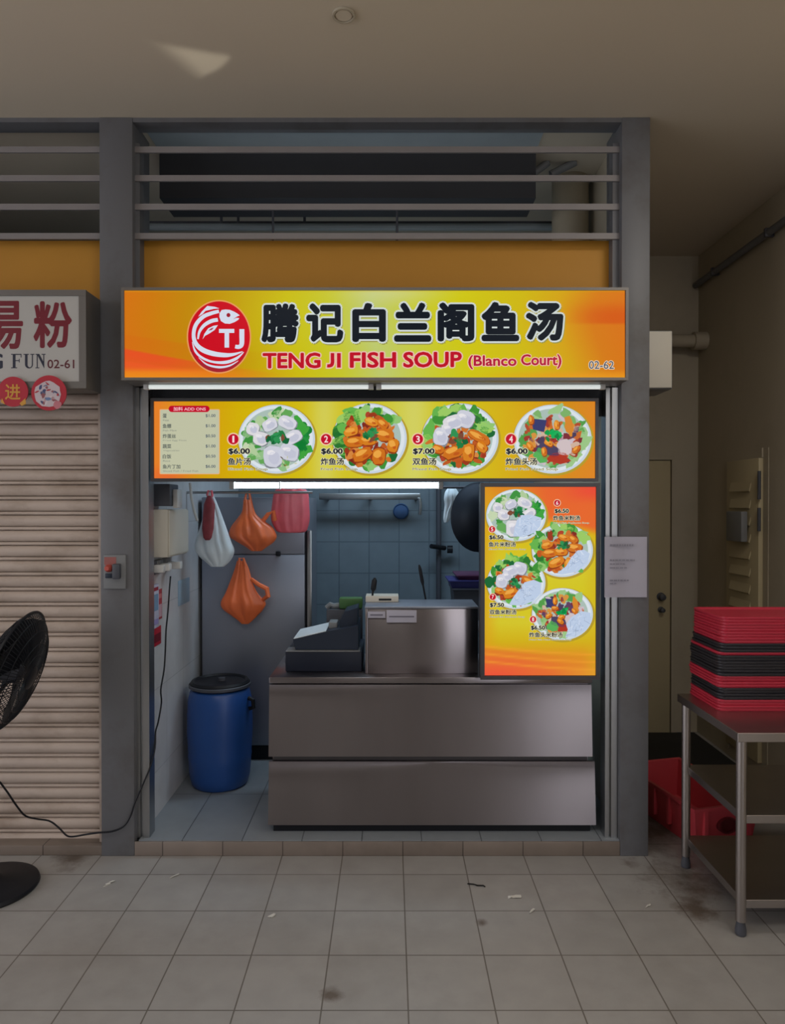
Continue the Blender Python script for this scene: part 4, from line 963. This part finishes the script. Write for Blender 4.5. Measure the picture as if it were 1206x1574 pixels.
def poster(name, label, cat, px0, px1, py0, py1, col, bars=(), thick=.004):
    y0_, _ = wallpt(px0, py0); y1_, _ = wallpt(px1, py0); ym = (y0_+y1_)/2
    y0_ = max(y0_, 3.51)
    t = thing(name, label, cat, (SW, ym, Z(py1, ym)))
    MB().box(SW, SW+thick, y0_, y1_, Z(py1, ym), Z(py0, ym), .001).build('sheet', mat(name+'_sheet', col, .6, var=.04), t)
    for i, (a, b, c) in enumerate(bars):
        zt_, zb_ = Z(py0, ym), Z(py1, ym)
        MB().box(SW+thick+.0005, SW+thick+.0015, y0_+(y1_-y0_)*.12, y1_-(y1_-y0_)*.12, zt_+(zb_-zt_)*b, zt_+(zb_-zt_)*a).build('printed_block', mat(name+'_block', c, .6, var=.05), t)
    return t
poster('document_holder', 'white and blue document holder nearest the shutter guide on the left wall', 'document holder', 227, 239, 899, 966, (190, 190, 210), ((.06, .14, (150, 40, 60)), (.22, .6, (120, 150, 180)), (.8, .92, (150, 140, 190))), .016)
poster('safety_notice', 'narrow red and white notice beside the document holder', 'notice', 239.5, 247.5, 906, 952, (176, 60, 70), ((.5, .92, (200, 160, 170)), (.15, .3, (210, 120, 120))))
poster('warning_sticker', 'small red sticker below the red and white notice', 'sticker', 234, 246, 964, 992, (176, 24, 48), ((.35, .8, (110, 14, 34)),))
poster('wall_paper', 'small pale blue paper on the left wall right of the cord', 'paper', 273, 290, 890, 928, (150, 172, 190))

# cord from the fan to the socket
cpts = [(-30, 1215, 3.12), (-6, 1200, 3.14), (8, 1213, 3.18), (25, 1238, 3.22), (39, 1254, 3.26), (58, 1259, 3.30), (76, 1262, 3.33), (90, 1272, 3.34), (102, 1284, 3.345), (112, 1286, 3.345), (130, 1283, 3.34), (150, 1280, 3.335), (172, 1278, 3.335), (190, 1270, 3.34), (200, 1255, 3.345), (208, 1232, 3.35), (222, 1200, 3.37), (231, 1178, 3.40), (238, 1150, 3.46), (239, 1125, 3.50), (243, 1110, 3.53), (248, 1080, 3.55), (247, 1060, 3.55), (252, 1030, 3.58), (254, 1000, 3.60), (255, 970, 3.62), (258, 940, 3.64), (260, 910, 3.66), (262, 886, 3.70)]
P3 = [at(a, b, c) for a, b, c in cpts]
P3 = [Vector((max(v.x, SW+.012), v.y, v.z)) if v.y > 3.49 else v for v in P3]
S = []
for i in range(len(P3)-1):
    p0, p1, p2, p3 = P3[max(i-1, 0)], P3[i], P3[i+1], P3[min(i+2, len(P3)-1)]
    for k in range(4):
        t = k/4; S.append(.5*((2*p1)+(-p0+p2)*t+(2*p0-5*p1+4*p2-p3)*t*t+(-p0+3*p1-3*p2+p3)*t**3))
S.append(P3[-1])
tag(MB().tube(S, .0042, 6).build('power_cord', M['blackp'], base=tuple(at(105, 1290, 3.34)), ang=80), 'thin black power cord running from the fan across the left pillar to the sockets', 'cord')

# isolator plate on the left pillar, notice on the right pillar
q0, q1 = at(160, 905, Y0-.004), at(194, 853, Y0-.004)
ip = thing('isolator_switch', 'square switch plate with a red knob on the left pillar', 'switch', (q0.x, Y0, q0.z))
MB().box(q0.x, q1.x, Y0-.012, Y0-.0005, q0.z, q1.z, .003).build('plate', M['grey'], ip)
q0, q1 = at(162, 868, Y0), at(180, 856, Y0); MB().box(q0.x, q1.x, Y0-.0135, Y0-.0125, q0.z, q1.z).build('red_label', mat('faded_red_label', (150, 90, 86), .6), ip)
q = at(169, 873, Y0); m = MB(); m.loops([[(q.x+r*math.cos(a), Y0-.0125-d, q.z+r*math.sin(a)) for a in [2*math.pi*k/20 for k in range(20)]] for r, d in ((.018, 0), (.018, .01), (.012, .022), (.010, .028))]); m.build('red_knob', mat('red_knob_plastic', (186, 84, 74), .5), ip)
q0, q1 = at(177, 889, Y0), at(188, 866, Y0); MB().box(q0.x, q1.x, Y0-.04, Y0-.0125, q0.z, q1.z, .005).build('switch_body', M['dgrey'], ip)
q0, q1 = at(164, 888, Y0), at(176, 881, Y0); MB().box(q0.x, q1.x, Y0-.022, Y0-.0125, q0.z, q1.z, .003).build('toggle', M['navy'], ip)
q0, q1 = at(928, 918, Y0-.006), at(993.5, 825, Y0-.006)
nt_ = thing('paper_notice', 'white paper notice with lines of print taped on the right pillar', 'notice', ((q0.x+q1.x)/2, Y0, q0.z))
rows = []
for i in range(9):
    u = i/8; x = q0.x+(q1.x-q0.x)*u; yy = Y0-.008-.006*math.exp(-((u-.1)/.2)**2)-.002*math.sin(u*9)
    rows.append([(x, yy, q0.z), (x, yy-.0008, q0.z), (x, yy-.0008, q1.z), (x, yy, q1.z)])
MB().loops(rows).build('sheet', M['paper'], nt_, ang=80)
p = Print(flat(Y0-.0185))
for y, a, b, h in ((836.5, 937, 974, 3), (860, 937, 975, 2), (866, 937, 960, 1.6), (872, 937, 964, 1.6), (891, 937, 966, 2), (896, 937, 947, 1.6)):
    x = a
    while x < b:
        w_ = rng.uniform(2, 6); p.rect(x, y, min(x+w_, b), y+h, (128, 126, 140), 1); x += w_+1
p.build('print_lines', M['print'], nt_)

# ------------------------------------------------------------------ kitchen at the back
kx = lambda px, Y: X(px, Y)
q0, q1 = at(490, 768, 5.35), at(646, 758, 5.35)
t = thing('steel_rail', 'long steel utensil rail high on the kitchen back wall', 'rail', (q0.x, 5.4, q0.z))
MB().box(q0.x, q1.x, 5.35, 5.38, q0.z, q1.z, .004).build('rail_bar', M['alu'], t)
for px in (500, 568, 640): MB().box(kx(px, 5.4)-.012, kx(px, 5.4)+.012, 5.381, YK, q0.z, q1.z).build('bracket', M['dgrey'], t)
MB().tube([at(645, 766, 5.34), at(646, 778, 5.33), at(645, 791, 5.34)], .012, 8).build('hook', M['alu'], t)
q = at(616, 786, YK-.03)
t = thing('wall_clock', 'round blue disc hanging on the kitchen back wall', 'clock', (q.x, YK, q.z))
m = MB(); m.loops([[(q.x+r*math.cos(a), YK-d, q.z+r*math.sin(a)) for a in [2*math.pi*k/32 for k in range(32)]] for r, d in ((.058, .0), (.062, .02), (.056, .028), (.05, .02))]); m.build('disc', mat('blue_disc', (60, 92, 136), .5), t)
tag(MB().cyl((kx(674, 5.52), 5.52, SF), (kx(674, 5.52), 5.52, 2.5), .02, 12).build('upright_post', M['dgrey'], base=(kx(674, 5.52), 5.52, SF)), 'dark upright post at the kitchen back wall', 'post')
q = at(672, 839, 5.45)
t = thing('wall_tap', 'dark tap sticking out beside the upright post', 'tap', (q.x, 5.45, q.z))
MB().cyl((q.x+.06, 5.5, q.z-.02), (q.x-.05, 5.40, q.z), .018, 12).build('spout', M['blackp'], t)
MB().cyl((q.x+.08, 5.5, q.z-.03), (q.x+.12, 5.5, q.z-.03), .03, 12).build('valve', M['blackp'], t)
# right bench, shelf with tubs and hanging woks
bz = SF+.80
b0, b1 = kx(684, 4.7), xpR0+.03
t = thing('steel_bench', 'dark steel work bench at the right side of the kitchen', 'bench', (.8, 4.7, SF))
MB().box(b0, b1, 4.4, 5.3, bz, bz+.04, .004).build('bench_top', M['steel2'], t)
for x in (b0+.05, b1-.05):
    for y in (4.45, 5.25): MB().cyl((x, y, SF), (x, y, bz), .02, 12).build('leg', M['steel2'], t)
q0, q1 = at(694, 925, 4.6), at(742, 902, 4.6)
for i, (py0, py1, px0, m_, nm, lb) in enumerate(((926, 905, 696, M['dgrey'], 'storage_tub', 'dark grey storage tub at the bottom of the tub stack on the kitchen bench'), (904.6, 892, 690, M['tub'], 'storage_tub', 'purple blue storage tub in the middle of the tub stack'), (891.6, 884, 702, mat('maroon_tub', (92, 48, 82), .5), 'storage_tub', 'maroon lid shaped tub on top of the tub stack'))):
    a, b = at(px0, py0, 4.6), at(750, py1, 4.6)
    tt = thing(nm, lb, 'tub', (b.x, 4.7, a.z), 'stacked kitchen tubs')
    z_ = a.z if i else bz+.0405
    MB().loops([[(a.x+s_, 4.6+s_, zz_), (b.x-s_, 4.6+s_, zz_), (b.x-s_, 4.9-s_, zz_), (a.x+s_, 4.9-s_, zz_)] for zz_, s_ in ((z_, .02), (b.z-.012, .004))]).build('tub_body', m_, tt)
    MB().box(a.x-.004, b.x+.004, 4.596, 4.904, b.z-.0115, b.z, .003).build('rim', m_, tt)
pr0 = at(680, 749, 4.45)
tag(MB().cyl((pr0.x-.02, 4.45, pr0.z), (xpR0+.04, 4.45, pr0.z), .009, 10).build('pot_rail', M['dgrey'], base=(pr0.x, 4.45, pr0.z)), 'dark rail fixed to the right kitchen wall carrying the wok', 'rail')
t = thing('wok', 'dark round wok hanging at the right side of the kitchen', 'wok', tuple(at(722, 840, 4.4)))
c = at(735, 795, 4.4); m = MB()
m.loops([[(c.x+r*math.cos(a), 4.4+d, c.z+r*1.25*math.sin(a)) for a in [2*math.pi*k/40 for k in range(40)]] for r, d in ((.17, 0), (.172, -.006), (.16, -.012), (.12, -.05), (.06, -.075), (.01, -.08))]); m.build('pan', mat('black_iron', (30, 36, 46), .45, .5), t)
MB().tube([(c.x, 4.4, c.z+.19), (c.x, 4.425, pr0.z-.01), (c.x, 4.438, pr0.z+.002)], .012, 10).build('handle', M['blackp'], t)
t = bag('clear_bag', 'crumpled clear plastic bag hanging beside the dark wok', [(690, 698, 748), (684, 704, 756), (682, 708, 766), (683, 704, 776), (682, 696, 786), (681, 692, 796), (682, 688, 803)], 4.5, M['whitebag'], 9, .5, None)
q = at(688, 916, 4.5)
t = thing('soap_dispenser', 'small dark bottle with pale cap on the kitchen bench', 'bottle', (q.x, 4.5, bz+.04))
MB().lathe([(.03, bz+.0405), (.034, bz+.05), (.034, bz+.12), (.015, bz+.145), (.012, bz+.16)], q.x, 4.5, 20).build('bottle', M['navy'], t)
MB().lathe([(.018, bz+.1605), (.018, bz+.18), (.012, bz+.185)], q.x, 4.5, 16).build('cap', M['white'], t)

# ------------------------------------------------------------------ steel table with trays, crate
tx0, tx1 = X(1134, 2.72), 2.21
ty0, ty1 = 2.715, 3.29
tz = Z(1127, ty0)
tb = thing('steel_table', 'three tier stainless steel table at the right carrying the tray stack', 'table', ((tx0+tx1)/2, 3.0, 0))
MB().box(tx0, tx1, ty0, ty1, tz-.035, tz, .0015, 1).build('table_top', M['steel_t'], tb)
def shelf(z, inset):
    MB().box(tx0+inset, tx1-inset, ty0+inset*.6, ty1-inset*.6, z-.032, z, .0015, 1).build('shelf', M['steel_t'], tb)
shelf(Z(1253, ty0+.02), .03); shelf(Z(1383, ty0+.02), .03)
for x in (tx0+.027, tx1-.03):
    for y in (ty0+.027, ty1-.035):
        lg_ = MB().cyl((x, y, .055), (x, y, tz-.0355), .019, 20).build('leg', M['steel_t'], tb)
        MB().lathe([(.012, 0), (.020, .004), (.021, .02), (.014, .056)], x, y, 20).build('foot', M['dgrey'], lg_)
# tray
def rr3(w_, d_, ins, z, r=.03, k=5):
    x0, x1, y0, y1 = -w_/2+ins, w_/2-ins, -d_/2+ins, d_/2-ins; r = max(.006, r-ins); pts = []
    for cx, cy, a in ((x1-r, y0+r, -90), (x1-r, y1-r, 0), (x0+r, y1-r, 90), (x0+r, y0+r, 180)):
        for i in range(k+1):
            t = R(a+90*i/k); pts.append((cx+r*math.cos(t), cy+r*math.sin(t), z))
    return pts
TW, TD = .44, .31
def tray_mesh():
    m = MB()
    rows = [rr3(TW, TD, .0035, 0), rr3(TW, TD, .002, .0050), rr3(TW, TD, .0005, .0055), rr3(TW, TD, 0, .0075), rr3(TW, TD, .0005, .0112), rr3(TW, TD, .005, .0121), rr3(TW, TD, .009, .0112), rr3(TW, TD, .018, .003)]
    m.loops(rows); return m
TZ = tz+.0005
pitch = .0124
seq = ['R']*4+['K']*4+['R']*4+['K']*7+['R']+['K']*3+['R']*9
runs = {}
tcx = X(1107, 3.0)+TW/2; tcy = 3.0+TD/2
first = {}
i = 0; nrun = 0; prev = None; runlen = []
for c in seq:
    if c != prev: runlen.append([c, 0]); prev = c
    runlen[-1][1] += 1
names = {0: ('red plastic tray in the red run at the bottom of the tray stack', 'red trays at the stack bottom'),
         1: ('black plastic tray in the lowest black run of the tray stack', 'black trays low in the stack'),
         2: ('red plastic tray in the red run between the two lower black runs', 'red trays below the stack middle'),
         3: ('black plastic tray in the thickest black run at the middle of the stack', 'black trays at the stack middle'),
         4: ('single red plastic tray sandwiched between two runs of black trays', None),
         5: ('black plastic tray in the thin black run just under the top red run', 'black trays under the top red run'),
         6: ('red plastic tray in the thick red run at the top of the tray stack', 'red trays at the stack top')}
zc = TZ
rt = random.Random(21)
shift = {0: (-.004, 0), 1: (-.002, .0), 2: (-.006, .004), 3: (-.004, .0), 4: (0, .002), 5: (.006, .004), 6: (.012, .006)}
proto = {}
k = 0
total = len(seq)
for ri, (c, cnt) in enumerate(runlen):
    for j in range(cnt):
        k += 1
        lab, grp = names[ri]
        if k == total: lab, grp = 'topmost red plastic tray of the stack on the steel table', 'red trays at the stack top'
        loc = (tcx+shift[ri][0]+rt.uniform(-.003, .003), tcy+shift[ri][1]+rt.uniform(-.003, .003), zc)
        if c not in proto:
            o = tray_mesh().build('food_tray', M['red'] if c == 'R' else M['blk'], local=True)
            proto[c] = o; tag(o, lab, 'tray', grp); o.location = loc
        else:
            o = proto[c].copy(); COL.objects.link(o); o['label'] = lab; o.location = loc
            if 'group' in o: del o['group']
            if grp: o['group'] = grp
        o.rotation_euler = (0, 0, R(rt.uniform(-.5, .5)))
        zc += pitch

# crate
yaw = R(14)
ck = thing('plastic_crate', 'red plastic crate on the floor behind the steel table', 'crate', (1.45, 3.4, 0), local=True)
ck.rotation_euler = (0, 0, yaw)
CW, CL, CH = .36, .62, .205
m = MB()
def rect(x0, x1, y0, y1, z): return [(x0, y0, z), (x1, y0, z), (x1, y1, z), (x0, y1, z)]
m.loops([rect(.025, CW-.025, .02, CL-.02, 0), rect(0, CW, 0, CL, CH-.02), rect(0, CW, 0, CL, CH), rect(.008, CW-.008, .008, CL-.008, CH), rect(.031, CW-.031, .028, CL-.028, .01)])
m.build('crate_body', M['crate'], ck, local=True)
m = MB(); m.loops([rect(-.012, CW+.012, -.012, CL+.012, CH-.014), rect(-.012, CW+.012, -.012, CL+.012, CH+.002), rect(.001, CW-.001, .001, CL-.001, CH+.002), rect(.001, CW-.001, .001, CL-.001, CH-.014)], cap0=False, cap1=False)
m.build('rim', M['crate'], ck, local=True)
for y in (.08, .2, .32, .44, .55):
    for x0, x1 in ((-.008, .012), (CW-.012, CW+.008)): MB().box(x0, x1, y-.008, y+.008, .05, CH-.015).build('rib', M['crate'], ck, local=True)
for x in (.06, CW-.06): MB().box(x-.01, x+.01, -.008, .012, .05, CH-.015).build('rib', M['crate'], ck, local=True)
m = MB(); m.loops([[(CW/2+r*math.cos(a), y, .11+r*.7*math.sin(a)) for a in [2*math.pi*k/20 for k in range(20)]] for r, y in ((.055, .012), (.055, -.012), (.045, -.012), (.045, .004), (.002, .004))]); m.build('hand_grip', mat('dark_crate_red', (104, 26, 34), .5), ck, local=True)

# ------------------------------------------------------------------ standing fan
fx, fy = -1.735, 3.07
fn = thing('standing_fan', 'black pedestal fan with round wire cage at the left edge', 'fan', (fx, fy, 0), local=True)
MB().lathe([(.2, 0), (.205, .008), (.2, .02), (.16, .034), (.06, .045), (.03, .07)], 0, 0, 56).build('base', M['blackp'], fn, local=True)
hc = at(20, 1034, 3.05)-Vector((fx, fy, 0))
nv_ = Vector((.94, .08, -.30)).normalized()
u_ = nv_.cross(Vector((0, 0, 1))).normalized(); v_ = u_.cross(nv_).normalized()
def L(a, b, c): return hc+u_*a+v_*b+nv_*c
neck = L(0, 0, -.17)
MB().tube([(0, 0, .05), (0, 0, neck.z-.04), (neck.x*.6, neck.y*.6, neck.z-.02), neck], [.016, .014, .018, .02], 14).build('pole', M['blackp'], fn, local=True)
MB().tube([L(0, 0, -.21), L(0, 0, -.20), L(0, 0, -.12), L(0, 0, -.08), L(0, 0, -.075)], [.03, .05, .06, .06, .04], 20).build('motor_housing', M['blackp'], fn, local=True)
RC = .268
for sgn, dd, nm in ((1, .085, 'front_guard'), (-1, .085, 'rear_guard')):
    m = MB()
    for k in range(90):
        a = 2*math.pi*k/90; pts = []
        for q in (.05, .12, .19, .235, .258, RC):
            tw = a+.25*(q-.05)
            pts.append(L(q*math.cos(tw), q*math.sin(tw), sgn*dd*(1-(q/RC)**4)*.9))
        m.tube(pts, .0017, 4)
    for q in (.05, .10, .15, .2, .24):
        m.tube([L(q*math.cos(t), q*math.sin(t), sgn*dd*(1-(q/RC)**4)*.9) for t in [2*math.pi*k/48 for k in range(48)]], .0016, 4, True)
    m.build(nm, M['blackp'], fn, local=True)
m = MB(); m.tube([L(RC*math.cos(t), RC*math.sin(t), 0) for t in [2*math.pi*k/64 for k in range(64)]], .006, 8, True); m.build('guard_ring', M['blackp'], fn, local=True)
MB().tube([L(0, 0, .065), L(0, 0, .08), L(0, 0, .086)], [.05, .05, .03], 24).build('guard_badge', M['blackp'], fn, local=True)
hub = MB().tube([L(0, 0, -.045), L(0, 0, .03), L(0, 0, .04)], [.045, .04, .02], 20).build('hub', M['dgrey'], fn, local=True)
for k in range(5):
    a0 = 2*math.pi*k/5+.4; rows = []
    for i in range(9):
        q = .035+.205*i/8; w_ = .35+.45*math.sin(math.pi*(i/8)*.8+.3); row = []
        for j, s_ in enumerate((-1, -.5, 0, .5, 1)):
            a = a0+s_*w_; row.append(L(q*math.cos(a), q*math.sin(a), .028*s_))
        rows.append([r_+nv_*.0012 for r_ in row]+[r_-nv_*.0012 for r_ in reversed(row)])
    MB().loops(rows).build('blade', M['blackp'], fn, local=True, ang=60)

# ------------------------------------------------------------------ litter on the floor
for i, (px, py, ln, lab) in enumerate(((166, 1361, .05, 'torn white scrap on the floor tiles nearest the left pillar'), (266, 1350, .04, 'white scrap on the floor just before the step, left of middle'), (417, 1412, .02, 'tiny white speck of litter on a tile joint'), (792, 1382, .06, 'pale curled strip of litter on the floor below the counter'), (818, 1404, .04, 'faint pale scrap right of the curled strip'), (997, 1396, .03, 'small white scrap beside the brown floor stain'), (733, 1364, .08, 'dark thin sliver of litter on the floor before the step'))):
    y = EYE*F/(py-778); x = X(px, y); r3 = random.Random(40+i)
    a = r3.uniform(0, 3); rows = []
    for k in range(6):
        t = k/5-.5; cx_ = x+ln*t*math.cos(a)+.006*math.sin(k*2); cy_ = y+ln*t*math.sin(a)*.6
        w_ = (.004 if i == 6 else .010)*r3.uniform(.5, 1.2); h_ = .002+.004*abs(math.sin(k*1.4))
        rows.append([(cx_-w_*math.sin(a), cy_-w_, h_-.0018), (cx_+w_*math.sin(a), cy_+w_, h_-.0018), (cx_+w_*math.sin(a), cy_+w_, h_), (cx_-w_*math.sin(a), cy_-w_, h_)])
    tag(MB().loops(rows).build('litter_scrap', M['dullblack'] if i == 6 else M['scrap'], base=(x, y, 0), ang=80), lab, 'litter')

for o in bpy.data.objects:
    if '_b' in o: del o['_b']
